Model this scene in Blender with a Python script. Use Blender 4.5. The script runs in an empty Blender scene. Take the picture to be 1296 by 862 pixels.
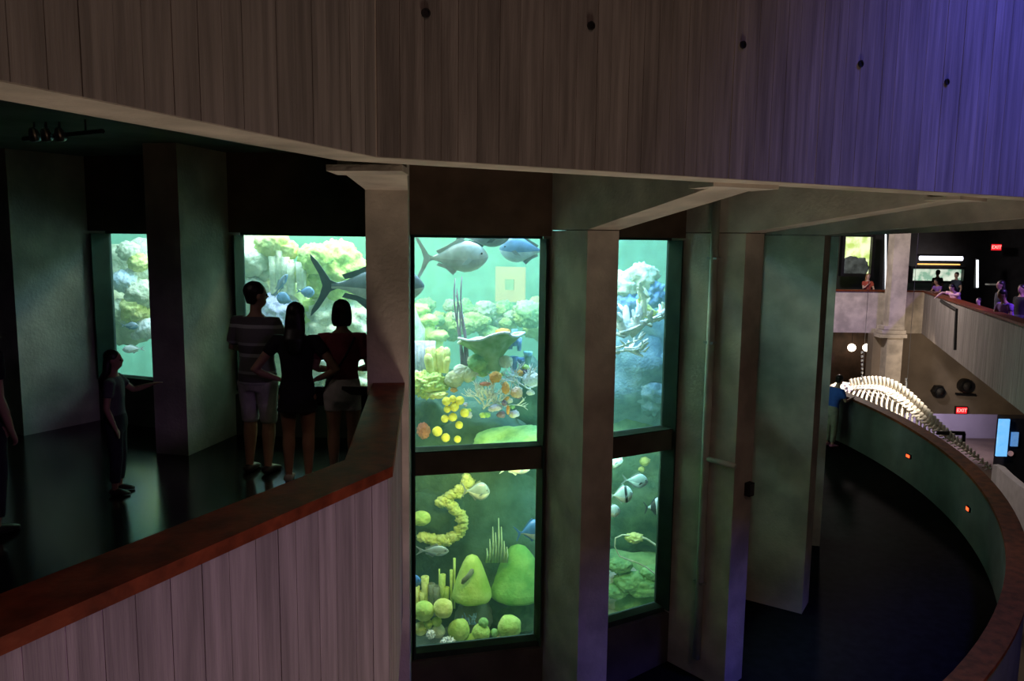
import bpy, bmesh, math, random
from mathutils import Vector, Matrix, noise
random.seed(7)
scene = bpy.context.scene
C = bpy.context.collection
R = math.radians

# ------------------------------------------------------------------ camera
F_PX, W_PX, H_PX = 1010.0, 1296.0, 862.0
_p, _r = R(7.28), R(0.70)
FW = Vector((0, math.cos(_p), -math.sin(_p)))
_U0 = Vector((0, math.sin(_p), math.cos(_p)))
RT = math.cos(_r) * Vector((1, 0, 0)) + math.sin(_r) * _U0
UP = -math.sin(_r) * Vector((1, 0, 0)) + math.cos(_r) * _U0
cam_d = bpy.data.cameras.new('camera')
cam_d.sensor_width = 36.0
cam_d.lens = 36.0 * F_PX / W_PX
cam_d.clip_start, cam_d.clip_end = 0.05, 200
cam = bpy.data.objects.new('camera', cam_d)
M3 = Matrix((RT, UP, -FW)).transposed()
cam.matrix_world = M3.to_4x4()
C.objects.link(cam)
scene.camera = cam

def ray(x, y):
    return FW + (x - 648) / F_PX * RT + (431 - y) / F_PX * UP
def at_z(x, y, z):
    d = ray(x, y); return d * (z / d.z)
def at_y(x, y, Y):
    d = ray(x, y); return d * (Y / d.y)

# ------------------------------------------------------------------ world, light, exposure
scene.view_settings.view_transform = 'Standard'
scene.view_settings.look = 'None'
scene.view_settings.exposure = 0.0
scene.view_settings.gamma = 1.0
scene.cycles.use_denoising = True
scene.cycles.max_bounces = 6
scene.cycles.volume_bounces = 1
scene.cycles.transparent_max_bounces = 12
scene.cycles.sample_clamp_indirect = 4.0
world = bpy.data.worlds.new('world'); scene.world = world
world.use_nodes = True
world.node_tree.nodes['Background'].inputs[0].default_value = (0.30, 0.30, 0.42, 1)
world.node_tree.nodes['Background'].inputs[1].default_value = 0.004

def light(name, kind, loc, energy, color, target=None, size=0.5, size_y=None, spot=60, blend=0.6, spread=None):
    d = bpy.data.lights.new(name, kind)
    d.energy = energy; d.color = color
    if kind == 'AREA':
        d.size = size
        if size_y: d.shape = 'RECTANGLE'; d.size_y = size_y
        if spread: d.spread = R(spread)
    elif kind == 'SPOT':
        d.spot_size = R(spot); d.spot_blend = blend; d.shadow_soft_size = size
    else:
        d.shadow_soft_size = size
    o = bpy.data.objects.new(name, d)
    o.location = loc
    if target is not None:
        o.rotation_euler = (Vector(target) - Vector(loc)).to_track_quat('-Z', 'Y').to_euler()
    C.objects.link(o)
    return o

# plan of the round tank: centre, piers every 16.97 degrees
CX, CY = -1.8818, 14.9823
TH, PH0 = R(16.97), R(-1.873)
BASE = math.atan2(-CY, -CX)
RO, RG, PW = 7.38, 6.27, 0.18
def fin_dir(k):
    a = BASE + PH0 + k * TH
    return Vector((math.cos(a), math.sin(a), 0)), Vector((-math.sin(a), math.cos(a), 0))
CT = Vector((CX, CY, 0))
def fin_pt(k, r, s, z=0.0):
    d, t = fin_dir(k); p = CT + d * r + t * s; p.z = z; return p

# lamps over the tank water, shining down through it, and added unseen fill lights behind the transoms
for k, e, col in ((-3, 50, (.60, .90, 1.0)), (-2, 235, (.50, .76, 1.0)), (-1, 48, (.97, 1.0, .60)), (0, 190, (.94, 1.0, .62)),
                  (1, 300, (.24, .54, 1.0)), (2, 170, (.26, .60, 1.0)), (3, 50, (.6, .95, .9))):
    d, t = fin_dir(k + 0.5)
    p = CT + d * (4.3 if k in (-1, 0) else 5.0); p.z = 2.35
    light('tank_lamp', 'AREA', p, e, col, target=p + Vector((0, 0, -1)) - d * 0.2, size=1.5, size_y=1.3, spread=168)
light('tank_lamp', 'AREA', (CX, CY + 0.5, 2.35), 560, (.62, 1.0, .72), target=(CX, CY + 0.5, -3), size=4.5, size_y=4.5)
for k, e, col in ((0, 24, (.96, 1.0, .30)), (1, 34, (.50, 1.0, .68))):
    d, t = fin_dir(k + 0.5)
    p = CT + d * (RG * math.cos(TH / 2) - .12); p.z = -2.49
    light('transom_fill', 'AREA', p, e, col, target=p - d * 1.0 + Vector((0, 0, -1.1)), size=1.3, size_y=0.10)

# hall lamps
light('hall_lamp', 'AREA', (2.5, 3.2, -8.6), 215, (1.0, .76, .58), target=(1.0, 5, 0.4), size=2.0)
light('hall_lamp', 'AREA', (3.0, -2.0, -3.0), 9, (1.0, .56, .32), target=(1.0, 6, 0.0), size=1.5)
light('hall_lamp', 'AREA', (4.0, -2.5, 6.5), 50, (1.0, .60, .50), target=(1.0, 6, 1.4), size=1.5)
light('blue_spot', 'SPOT', (6.9, 5.1, 6.2), 1900, (.12, .13, 1.0), target=(4.7, 7.4, 0.9), size=0.7, spot=62, blend=1.0)
light('violet_spot', 'SPOT', (3.0, 0.5, 0.3), 135, (.76, .38, 1.0), target=(-0.9, 3.3, -2.4), size=0.3, spot=64, blend=1.0)
light('blue_spot', 'SPOT', (6.0, 4.0, -2.4), 240, (.02, .03, 1.0), target=(2.2, 8.0, -6.6), size=0.2, spot=36, blend=1.0)

# ------------------------------------------------------------------ mesh building
class MB:
    def __init__(s): s.v, s.f, s.m = [], [], []
    def add(s, verts, faces, mi=0):
        o = len(s.v); s.v += [tuple(v) for v in verts]
        s.f += [[i + o for i in f] for f in faces]; s.m += [mi] * len(faces)
        return s
    def prism(s, poly, z0, z1, mi=0):
        """poly: list of (x, y); z0 / z1 numbers or per-vertex lists"""
        n = len(poly)
        a = z0 if isinstance(z0, (list, tuple)) else [z0] * n
        b = z1 if isinstance(z1, (list, tuple)) else [z1] * n
        ar = sum(poly[i][0] * poly[(i + 1) % n][1] - poly[(i + 1) % n][0] * poly[i][1] for i in range(n))
        idx = list(range(n)) if ar > 0 else list(range(n - 1, -1, -1))
        v = [(poly[i][0], poly[i][1], a[i]) for i in idx] + [(poly[i][0], poly[i][1], b[i]) for i in idx]
        f = [list(range(n - 1, -1, -1)), list(range(n, 2 * n))] + [[i, (i + 1) % n, n + (i + 1) % n, n + i] for i in range(n)]
        return s.add(v, f, mi)
    def box(s, c, size, rz=0, M=None, mi=0):
        hx, hy, hz = (q / 2 for q in size)
        pts = [Vector((x, y, z)) for z in (-hz, hz) for x, y in ((-hx, -hy), (hx, -hy), (hx, hy), (-hx, hy))]
        if M is None: M = Matrix.Rotation(rz, 3, 'Z')
        c = Vector(c)
        return s.add([c + M @ p for p in pts], [[3, 2, 1, 0], [4, 5, 6, 7], [0, 1, 5, 4], [1, 2, 6, 5], [2, 3, 7, 6], [3, 0, 4, 7]], mi)
    def tube(s, path, radii, n=8, caps=True, flat=1.0, side=None, mi=0):
        path = [Vector(p) for p in path]
        if not isinstance(radii, (list, tuple)): radii = [radii] * len(path)
        rings = []
        ref = None
        for i, p in enumerate(path):
            t = (path[min(i + 1, len(path) - 1)] - path[max(i - 1, 0)])
            if t.length < 1e-9: t = Vector((0, 0, 1))
            t.normalize()
            if ref is None:
                ref = Vector(side) if side is not None else (Vector((1, 0, 0)) if abs(t.x) < 0.9 else Vector((0, 1, 0)))
            u = (ref - t * ref.dot(t))
            if u.length < 1e-6: u = t.orthogonal()
            u.normalize(); w = t.cross(u); ref = u
            rr = radii[i]
            ra, rb = rr if isinstance(rr, (list, tuple)) else (rr, rr * flat)
            rings.append([p + u * (math.cos(2 * math.pi * j / n) * ra) + w * (math.sin(2 * math.pi * j / n) * rb) for j in range(n)])
        v = [q for r_ in rings for q in r_]
        f = []
        for i in range(len(rings) - 1):
            for j in range(n):
                f.append([i * n + j, i * n + (j + 1) % n, (i + 1) * n + (j + 1) % n, (i + 1) * n + j])
        if caps:
            f.append(list(range(n - 1, -1, -1))); f.append([(len(rings) - 1) * n + j for j in range(n)])
        return s.add(v, f, mi)
    def lathe(s, prof, n=16, M=None, loc=(0, 0, 0), mi=0, close=True):
        """prof: (r, z) bottom to top"""
        loc = Vector(loc); v = []
        for r_, z in prof:
            for j in range(n):
                a = 2 * math.pi * j / n
                q = Vector((r_ * math.cos(a), r_ * math.sin(a), z))
                v.append(loc + (M @ q if M is not None else q))
        f = [[i * n + j, i * n + (j + 1) % n, (i + 1) * n + (j + 1) % n, (i + 1) * n + j] for i in range(len(prof) - 1) for j in range(n)]
        if close: f += [list(range(n - 1, -1, -1)), [(len(prof) - 1) * n + j for j in range(n)]]
        return s.add(v, f, mi)
    def blob(s, c, rad, sub=3, amp=0.15, freq=2.0, seed=0, flat_bottom=None, mi=0, M=None):
        bm = bmesh.new(); bmesh.ops.create_icosphere(bm, subdivisions=sub, radius=1.0)
        if not isinstance(rad, (tuple, list, Vector)): rad = (rad,) * 3
        v = []
        off = Vector((seed * 13.7, seed * 7.3, seed * 3.1))
        for x in bm.verts:
            k = 1 + amp * noise.noise(x.co * freq + off) + amp * 0.5 * noise.noise(x.co * freq * 2.3 + off)
            q = Vector((x.co.x * rad[0], x.co.y * rad[1], x.co.z * rad[2])) * k
            if M is not None: q = M @ q
            if flat_bottom is not None: q.z = max(q.z, flat_bottom)
            v.append(Vector(c) + q)
        f = [[q.index for q in x.verts] for x in bm.faces]
        bm.free()
        return s.add(v, f, mi)
    def mesh(s, name, mats, smooth=False):
        me = bpy.data.meshes.new(name); me.from_pydata(s.v, [], s.f)
        for m in (mats if isinstance(mats, (list, tuple)) else [mats]): me.materials.append(m)
        if any(s.m): me.polygons.foreach_set('material_index', s.m)
        if smooth: me.polygons.foreach_set('use_smooth', [True] * len(me.polygons))
        me.update()
        return me
    def build(s, name, mats, parent=None, smooth=False, center=True):
        """one mesh object; its origin goes to the base of the piece"""
        o = bpy.data.objects.new(name, None) if False else None
        off = Vector((0, 0, 0))
        if center and s.v:
            xs = [q[0] for q in s.v]; ys = [q[1] for q in s.v]; zs = [q[2] for q in s.v]
            off = Vector(((min(xs) + max(xs)) / 2, (min(ys) + max(ys)) / 2, min(zs)))
            s.v = [(q[0] - off.x, q[1] - off.y, q[2] - off.z) for q in s.v]
        o = bpy.data.objects.new(name, s.mesh(name, mats, smooth))
        o.location = off
        C.objects.link(o)
        if parent is not None: child(o, parent)
        return o

def world_loc(o):
    p = Vector(o.location)
    return p if o.parent is None else world_mat(o.parent) @ p
def world_mat(o):
    m = Matrix.LocRotScale(o.location, o.rotation_euler, o.scale)
    return m if o.parent is None else world_mat(o.parent) @ o.matrix_parent_inverse @ m
def child(o, parent):
    o.parent = parent
    o.matrix_parent_inverse = world_mat(parent).inverted()
def empty(name, loc, rz=0):
    o = bpy.data.objects.new(name, None); o.location = loc; o.rotation_euler = (0, 0, rz)
    o.empty_display_size = 0.1
    C.objects.link(o); return o
def tag(o, label=None, cat=None, group=None, kind=None):
    if label: o['label'] = label
    if cat: o['category'] = cat
    if group: o['group'] = group
    if kind: o['kind'] = kind
    return o
def struct(o, label): return tag(o, label, kind='structure')

# ------------------------------------------------------------------ materials
MATS = {}
def mat(name, col, rough=0.7, var=0.12, scale=3.0, bump=0.0, bscale=20.0, stretch=(1, 1, 1), col2=None, metal=0.0, spec=0.5, emit=None, estr=0.0, coat=0.0, mixpos=(0.35, 0.65), world=False):
    if name in MATS: return MATS[name]
    m = bpy.data.materials.new(name); m.use_nodes = True
    nt = m.node_tree; b = nt.nodes['Principled BSDF']
    b.inputs['Roughness'].default_value = rough
    b.inputs['Metallic'].default_value = metal
    b.inputs['Specular IOR Level'].default_value = spec
    if coat: b.inputs['Coat Weight'].default_value = coat
    geo = nt.nodes.new('ShaderNodeTexCoord')
    mp = nt.nodes.new('ShaderNodeMapping'); mp.inputs['Scale'].default_value = stretch
    if world: geo = nt.nodes.new('ShaderNodeNewGeometry')
    nt.links.new(geo.outputs['Position' if world else 'Object'], mp.inputs[0])
    nz = nt.nodes.new('ShaderNodeTexNoise'); nz.inputs['Scale'].default_value = scale; nz.inputs['Detail'].default_value = 5
    nt.links.new(mp.outputs[0], nz.inputs[0])
    rp = nt.nodes.new('ShaderNodeValToRGB')
    c2 = col2 if col2 else tuple(max(0, min(1, q * (1 + 2 * var))) for q in col)
    c1 = col if col2 else tuple(q * (1 - 2 * var) for q in col)
    rp.color_ramp.elements[0].position = mixpos[0]; rp.color_ramp.elements[1].position = mixpos[1]
    rp.color_ramp.elements[0].color = (*c1, 1); rp.color_ramp.elements[1].color = (*c2, 1)
    nt.links.new(nz.outputs[0], rp.inputs[0])
    nt.links.new(rp.outputs[0], b.inputs['Base Color'])
    if bump:
        n2 = nt.nodes.new('ShaderNodeTexNoise'); n2.inputs['Scale'].default_value = bscale; n2.inputs['Detail'].default_value = 4
        nt.links.new(mp.outputs[0], n2.inputs[0])
        bp = nt.nodes.new('ShaderNodeBump'); bp.inputs['Strength'].default_value = bump; bp.inputs['Distance'].default_value = 0.02
        nt.links.new(n2.outputs[0], bp.inputs['Height']); nt.links.new(bp.outputs[0], b.inputs['Normal'])
    if emit:
        b.inputs['Emission Color'].default_value = (*emit, 1); b.inputs['Emission Strength'].default_value = estr
    MATS[name] = m
    return m

CONC = mat('concrete', (.60, .55, .48), .85, .12, 2.2, .25, 30, world=True)
BOARDS = [mat('board_concrete_%d' % i, tuple(q * k for q in (.30, .275, .26)), .82, .12, 5.0, .4, 22, (4, 4, .22), world=True)
          for i, k in enumerate((0.90, 0.96, 1.0, 1.04, 1.10))]
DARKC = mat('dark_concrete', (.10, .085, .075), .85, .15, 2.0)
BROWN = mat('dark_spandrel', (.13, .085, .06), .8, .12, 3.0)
WOOD = mat('rail_wood', (.16, .036, .011), .5, .18, 9.0, .1, 40, (1, 1, 1), spec=.2)
CARPET = mat('floor_carpet', (.006, .006, .006), .16, .15, 8.0, spec=.5)
RAMPF = mat('ramp_carpet', (.010, .010, .011), .85, .15, 8.0, spec=.12)
FRAME = mat('window_metal', (.035, .06, .05), .75, .1, 3.0, spec=.15)
MULL = mat('mullion_metal', (.10, .075, .06), .45, .12, 3.0)
BLACK = mat('black_paint', (.012, .012, .013), .5, .1)
STEEL = mat('steel', (.5, .5, .5), .3, .1, metal=1.0)

def glass_mat():
    m = bpy.data.materials.new('tank_glass'); m.use_nodes = True
    nt = m.node_tree; nt.nodes.clear()
    out = nt.nodes.new('ShaderNodeOutputMaterial'); mx = nt.nodes.new('ShaderNodeMixShader')
    tr = nt.nodes.new('ShaderNodeBsdfTransparent'); gl = nt.nodes.new('ShaderNodeBsdfGlossy')
    tr.inputs[0].default_value = (.96, .99, .97, 1); gl.inputs['Roughness'].default_value = 0.02
    fr = nt.nodes.new('ShaderNodeFresnel'); fr.inputs[0].default_value = 1.25
    nt.links.new(fr.outputs[0], mx.inputs[0]); nt.links.new(tr.outputs[0], mx.inputs[1]); nt.links.new(gl.outputs[0], mx.inputs[2])
    nt.links.new(mx.outputs[0], out.inputs[0])
    return m
GLASS = glass_mat()
def water_mat():
    m = bpy.data.materials.new('tank_water'); m.use_nodes = True
    nt = m.node_tree; nt.nodes.clear()
    out = nt.nodes.new('ShaderNodeOutputMaterial')
    sc = nt.nodes.new('ShaderNodeVolumeScatter'); ab = nt.nodes.new('ShaderNodeVolumeAbsorption'); ad = nt.nodes.new('ShaderNodeAddShader')
    sc.inputs['Color'].default_value = (.52, .95, .74, 1); sc.inputs['Density'].default_value = 0.052
    sc.inputs['Anisotropy'].default_value = 0.1
    ab.inputs['Color'].default_value = (.40, .95, .74, 1); ab.inputs['Density'].default_value = 0.035
    nt.links.new(sc.outputs[0], ad.inputs[0]); nt.links.new(ab.outputs[0], ad.inputs[1]); nt.links.new(ad.outputs[0], out.inputs['Volume'])
    return m
WATER = water_mat()

# ------------------------------------------------------------------ piers, beams, ceiling, fascia
Z_CEIL, Z_FASC, Z_CAP, Z_LAND, Z_HALL = 0.86, 0.43, -1.145, -2.18, -9.5
def ramp_cap(a): return -3.633 + 0.8003 * a          # outer parapet of the helical ramp, a in radians from +x
def ramp_floor(a): return ramp_cap(a) - 1.10

K0 = at_z(475, 198, Z_FASC); K0 = Vector((-.757, 4.44, Z_FASC))       # corner of the two fascias
dL = (at_z(0, 103, Z_FASC) - K0); dL.z = 0; dL.normalize()
dR = (at_z(1296, 250, Z_FASC) - K0); dR.z = 0; dR.normalize()
LEND, REND = K0 + dL * 6.2, K0 + dR * 12.5
nL = Vector((-dL.y, dL.x, 0)); nL = nL if nL.x < 0 else -nL           # away from the camera
nR = Vector((-dR.y, dR.x, 0)); nR = nR if nR.y > 0 else -nR
T_F = 0.30
def isect(p, d, q, e):
    den = d.x * e.y - d.y * e.x
    t = ((q.x - p.x) * e.y - (q.y - p.y) * e.x) / den
    return p + d * t, t
KI, _ = isect(K0 + nL * T_F, dL, K0 + nR * T_F, dR)                   # inner corner

def fascia(name, a, b, ai, bi, label):
    o = MB().prism([(a.x, a.y), (b.x, b.y), (bi.x, bi.y), (ai.x, ai.y)], Z_FASC, 2.45).build(name, CONC)
    return struct(o, label)
fl = fascia('wall_upper_left', K0, LEND, KI, LEND + nL * T_F, 'board-marked concrete parapet band sloping away over the landing')
fr = fascia('wall_upper_right', K0, REND, KI, REND + nR * T_F, 'long board-marked concrete parapet band turning blue at its far end')

def boards(parent, start, d, nrm, length, z0, z1, wmin, wmax, rnd, shape=None, zbot=None):
    """vertical board imprints standing slightly proud of a wall face, each a strip of its own"""
    t = 0.0
    while t < length - 0.02:
        w = min(rnd.uniform(wmin, wmax), length - t)
        pr = rnd.uniform(0.002, 0.006)
        a = start + d * (t + 0.0018); b = start + d * (t + w - 0.0018)
        za = z0 if zbot is None else zbot(t); zb = z0 if zbot is None else zbot(t + w)
        poly = [(a.x, a.y), (b.x, b.y), (b - nrm * pr).xy[:], (a - nrm * pr).xy[:]]
        m = rnd.choice(BOARDS)
        zt = z1 if not callable(z1) else None
        top = [z1] * 4 if zt is not None else [z1(t), z1(t + w), z1(t + w), z1(t)]
        MB().prism(poly, [za, zb, zb, za], top).build('board_strip', m, parent)
        t += w
rnd = random.Random(3)
boards(fl, K0, dL, nL, 5.0, Z_FASC + 0.004, 2.44, .10, .15, rnd)
boards(fr, K0 + dR * 0.01, dR, nR, 10.5, Z_FASC + 0.004, 2.44, .10, .16, rnd)
for hx, hy in ((538, 17), (747, 33), (939, 57), (1088, 81), (1197, 104)):
    d_ = ray(hx, hy); q, t_ = None, None
    nn = nR; s_ = (K0.dot(nn)) / d_.dot(nn); p = d_ * s_
    m3 = (-nn).to_track_quat('Z', 'Y').to_matrix()
    MB().lathe([(0.0, .012), (.018, .012), (.018, .018), (.026, .018), (.026, 0.0)], 14, m3, p - nn * 0.0, close=False).build('tie_hole', BLACK, fr)

def pier(k, ro, z0, z1, label):
    d, t = fin_dir(k)
    lw, rw = (.07, .255) if k == 0 else (PW, PW)
    q = [fin_pt(k, RG + 0.03, -PW), fin_pt(k, 7.3, -PW), fin_pt(k, ro, -lw), fin_pt(k, ro, rw), fin_pt(k, RG + 0.03, PW)]
    o = MB().prism([(p.x, p.y) for p in q], z0, z1).build('concrete_pier', CONC)
    return struct(o, label)
RO_B = 8.8
pier_labels = {
    -5: 'dark concrete pier deep in the shade beyond the landing', -4: 'dark concrete pier on the shaded end of the landing',
    -3: 'shaded concrete pier beyond the narrow blue window', -2: 'concrete pier whose green-lit side frames the narrow blue window',
    -1: 'concrete pier beside the man in the striped shirt', 0: 'tall concrete pier standing at the corner of the landing rail',
    1: 'concrete pier between the two tall windows over the lower ramp', 2: 'concrete pier carrying the vertical conduit pipe',
    3: 'concrete pier with a broad green-lit side next to the conduit pier', 4: 'slim looking concrete pier beside the person in blue',
    5: 'concrete pier around the back of the tank', 6: 'concrete pier behind the tank, hidden from the landing', 7: 'last concrete pier behind the tank'}
PIERS = {}
for k in range(-5, 8):
    if k < 0: PIERS[k] = pier(k, RO, -2.6, Z_CEIL, pier_labels[k])
    elif k == 0: PIERS[k] = pier(k, RO_B, -6.6, Z_CEIL, pier_labels[k])
    else: PIERS[k] = pier(k, RO, -6.6, 0.09, pier_labels[k])

# radial haunched beams over the piers of the open side
for k in range(0, 6):
    d, t = fin_dir(k)
    if k == 0:
        p0 = CT + d * (RO_B - .001); p0.z = 0
        el, er = at_z(427, 214, .42), at_z(515, 214, .42)
        q = [p0 - t * .07, el, er, p0 + t * .255]
        o = MB().prism([(v.x, v.y) for v in q], [.36, .425, .425, .36], Z_CEIL).build('ceiling_beam', CONC)
        cap = [el + Vector((-.02, -.22, 0)), er + Vector((0, -.22, 0)), er + Vector((0, .10, 0)), el + Vector((-.02, .10, 0))]
        MB().prism([(v.x, v.y) for v in cap], .39, .428).build('bearing_pad', CONC, o)
        struct(o, 'short concrete corbel beam on top of the landing corner pier')
        continue
    p0 = CT + d * (RG - .1); p1 = CT + d * RO
    if k < 5: p2, t_ = isect(p1, d, K0 + nR * T_F, dR)
    else: p2 = p1 + d * 3
    L2 = (p2 - p1).length
    q = [p0 - t * PW, p1 - t * PW, p2 - t * PW * 1.15, p2 + t * PW * 1.15, p1 + t * PW, p0 + t * PW]
    o = MB().prism([(v.x, v.y) for v in q], [.10, .10, .42, .42, .10, .10], Z_CEIL).build('ceiling_beam', CONC)
    struct(o, {1: 'pale concrete beam between the two tall windows and the upper band', 2: 'concrete beam from the conduit pier up to the upper band',
               3: 'concrete beam over the broad green-lit pier', 4: 'far concrete beam over the lower ramp', 5: 'last concrete beam over the lower ramp'}[k])
    if k < 5:
        m = p2 - d * .05
        MB().prism([((m + d * a + t * s).x, (m + d * a + t * s).y) for a, s in ((-.22, -.3), (.10, -.3), (.10, .3), (-.22, .3))], .40, .43).build('bearing_pad', CONC, o)

def ring_slab(name, m, a0, a1, n, rin, rout, zt, zb, label):
    """annular slab; rin/rout/zt/zb are functions of the angle"""
    b = MB(); v = []; f = []
    for i in range(n + 1):
        a = a0 + (a1 - a0) * i / n
        u = Vector((math.cos(a), math.sin(a), 0))
        pi_, po = CT + u * rin(a), CT + u * rout(a)
        v += [(pi_.x, pi_.y, zb(a)), (po.x, po.y, zb(a)), (po.x, po.y, zt(a)), (pi_.x, pi_.y, zt(a))]
    for i in range(n):
        p, q = 4 * i, 4 * i + 4
        f += [[p, q, q + 1, p + 1], [p + 3, p + 2, q + 2, q + 3], [p + 1, q + 1, q + 2, p + 2], [p, p + 3, q + 3, q]]
    f += [[0, 1, 2, 3], [4 * n + 3, 4 * n + 2, 4 * n + 1, 4 * n]]
    b.add(v, f)
    return struct(b.build(name, m, smooth=name == 'floor_ramp'), label)
def to_line(u, segs, dflt):
    best = dflt
    for p, e, tmax in segs:
        den = u.x * e.y - u.y * e.x
        if abs(den) < 1e-6: continue
        s = ((p.x - CX) * e.y - (p.y - CY) * e.x) / den
        q = CT + u * s
        t = (q - p).dot(e); 
        if s > 0 and -0.01 <= t <= tmax: best = min(best, s)
    return best
def ceil_r(a):
    return to_line(Vector((math.cos(a), math.sin(a), 0)), [(KI, dL, 6.5), (KI, dR, 12.6)], 13.0) + .02
CEILM = mat('ceiling_paint', (.13, .14, .12), .8, .12, 2.0)
ring_slab('ceiling', CEILM, R(-178), R(60), 90, lambda a: RG - .1, ceil_r, lambda a: 1.15, lambda a: Z_CEIL, 'dark painted concrete ceiling around the tank')

# ------------------------------------------------------------------ landing: floor, parapet, rail
A0, A1 = at_z(0, 807, Z_CAP), at_z(497, 590, Z_CAP)
dP = (A0 - A1); dP.z = 0; dP.normalize()
nP = Vector((-dP.y, dP.x, 0)); nP = nP if nP.x < 0 else -nP           # into the landing
P1 = A1.copy(); P1.z = 0
PB = fin_pt(0, RO_B - .02, .225); 
dQ = (PB - P1); dQ.z = 0; LQ = dQ.length; dQ.normalize()
nQ = Vector((-dQ.y, dQ.x, 0)); nQ = nQ if nQ.x < 0 else -nQ
aB = math.atan2(PB.y - CY, PB.x - CX)
# parapet wall set back under the cap
OV = 0.03
W0 = P1 + nP * OV + dP * 5.0
Wc, _ = isect(P1 + nP * OV, dP, P1 + nQ * OV, dQ)
Wi, _ = isect(P1 + nP * (OV + .2), dP, P1 + nQ * (OV + .2), dQ)
wl = MB().prism([(v.x, v.y) for v in (Wc, W0, W0 + nP * .2, Wi)], Z_LAND - .9, Z_CAP - .055).build('wall_landing_front', CONC)
struct(wl, 'board-marked concrete parapet wall under the red-brown rail of the landing')
boards(wl, Wc, dP, nP, 4.2, Z_LAND - .9, Z_CAP - .056, .10, .15, rnd)
Q1 = Wc + dQ * (LQ - .02)
wr = MB().prism([(v.x, v.y) for v in (Wc, Q1, Q1 + nQ * .2, Wi)], Z_LAND - .9, Z_CAP - .055).build('wall_landing_return', CONC)
struct(wr, 'short return of the landing parapet running to the corner pier')
boards(wr, Wc + dQ * .005, dQ, nQ, LQ - .04, Z_LAND - .9, Z_CAP - .056, .10, .15, rnd)
Ci, _ = isect(P1 + nP * .28, dP, P1 + nQ * .25, dQ)
rail = empty('handrail', (P1.x, P1.y, Z_CAP - .055))
tag(rail, 'red-brown wooden rail capping the landing parapet', 'handrail')
e0 = P1 + dP * 5.0
MB().prism([(v.x, v.y) for v in (P1, e0, e0 + nP * .28, Ci)], Z_CAP - .055, Z_CAP).build('rail_length', WOOD, rail)
e1 = P1 + dQ * (LQ - .02)
MB().prism([(v.x, v.y) for v in (P1, e1, e1 + nQ * .25, Ci)], Z_CAP - .055, Z_CAP).build('rail_length', WOOD, rail)

# ------------------------------------------------------------------ helical lower ramp with its curved parapet
RP = 10.015
ring_slab('floor_ramp', RAMPF, R(-118), R(120), 240, lambda a: RG - .1, lambda a: RP - .03, ramp_floor, lambda a: ramp_floor(a) - .3, 'dark carpeted ramp winding down around the tank')
RAMPC = mat('ramp_wall_concrete', (.09, .09, .085), .85, .1, 2.0, .2, 30)
ring_slab('wall_ramp', RAMPC, R(-118), R(120), 110, lambda a: RP - .24, lambda a: RP - .03, lambda a: ramp_cap(a) - .05, lambda a: ramp_cap(a) - 1.5, 'curved concrete parapet on the outside of the lower ramp')
o = ring_slab('handrail', WOOD, R(-118), R(120), 110, lambda a: RP - .27, lambda a: RP, ramp_cap, lambda a: ramp_cap(a) - .05, 'brown wooden rail sweeping around the curved ramp parapet')
del o['kind']; o['category'] = 'handrail'

# ------------------------------------------------------------------ windows between the piers
Z_WT, Z_M1, Z_M0, Z_WB = 0.0, -2.36, -2.62, -4.73
def winframe(k):
    P, Q = fin_pt(k, RG, PW), fin_pt(k + 1, RG, -PW)
    e = Q - P; L = e.length; e.normalize(); n = Vector((e.y, -e.x, 0))
    if n.dot(CT - P) > 0: n = -n          # outwards
    return P, Q, e, L, n
def quad(P, e, n, x0, x1, y0, y1):
    return [((P + e * x + n * y).x, (P + e * x + n * y).y) for x, y in ((x0, y0), (x1, y0), (x1, y1), (x0, y1))]
for i, k in enumerate(range(-5, 6)):
    P, Q, e, L, n = winframe(k)
    zb = Z_WB if k >= 0 else -1.66
    w = empty('window_%d' % (i + 1), (*((P + Q) / 2).xy, zb))
    WN = {-5: 'at the shaded end of the landing', -4: 'next to the shaded end of the landing', -3: 'beyond the narrow blue window', -2: 'beside the girl', -1: 'in front of the three standing visitors', 0: 'next to the landing corner pier', 1: 'next to the conduit pier', 2: 'hidden behind the conduit pier', 3: 'behind the broad green-lit pier', 4: 'around the back of the tank', 5: 'at the far back of the tank'}
    struct(w, {-1: 'tank window in front of the three standing visitors', -2: 'narrow looking tank window beside the girl', 0: 'tall two-pane tank window next to the landing corner pier',
               1: 'tall two-pane tank window next to the conduit pier'}.get(k, 'tank window ' + WN[k]))
    panes = [(zb, Z_WT)] if k < 0 else [(Z_WB, Z_M0), (Z_M1, Z_WT)]
    for z0, z1 in panes:
        MB().prism(quad(P, e, n, .01, L - .01, .006, .03), z0 - .005, z1 + .005).build('pane', GLASS, w)
    for s in (0, 1):
        x0, x1 = (0.0, .02) if s == 0 else (L - .02, L)
        MB().prism(quad(P, e, n, x0, x1, -.02, .26), zb - .02, Z_WT).build('jamb', FRAME, w)
    MB().prism(quad(P, e, n, 0, L, -.02, .04), Z_WT, Z_WT + .03).build('head_frame', FRAME, w)
    MB().prism(quad(P, e, n, 0, L, -.02, .16), zb - .07, zb).build('sill', FRAME, w)
    if k >= 0:
        MB().prism(quad(P, e, n, 0, L, -.02, .20), Z_M0, Z_M1).build('transom', MULL, w)
        MB().prism(quad(P, e, n, 0, L, -.02, .205), Z_M1 - .001, Z_M1 + .012).build('transom_ledge', FRAME, w)
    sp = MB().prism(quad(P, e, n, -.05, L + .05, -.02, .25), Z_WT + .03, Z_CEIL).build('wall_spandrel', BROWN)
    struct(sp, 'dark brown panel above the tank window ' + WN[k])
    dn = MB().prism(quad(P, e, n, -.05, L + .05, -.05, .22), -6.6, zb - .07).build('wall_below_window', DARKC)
    struct(dn, 'dark wall below the tank window ' + WN[k])

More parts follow.
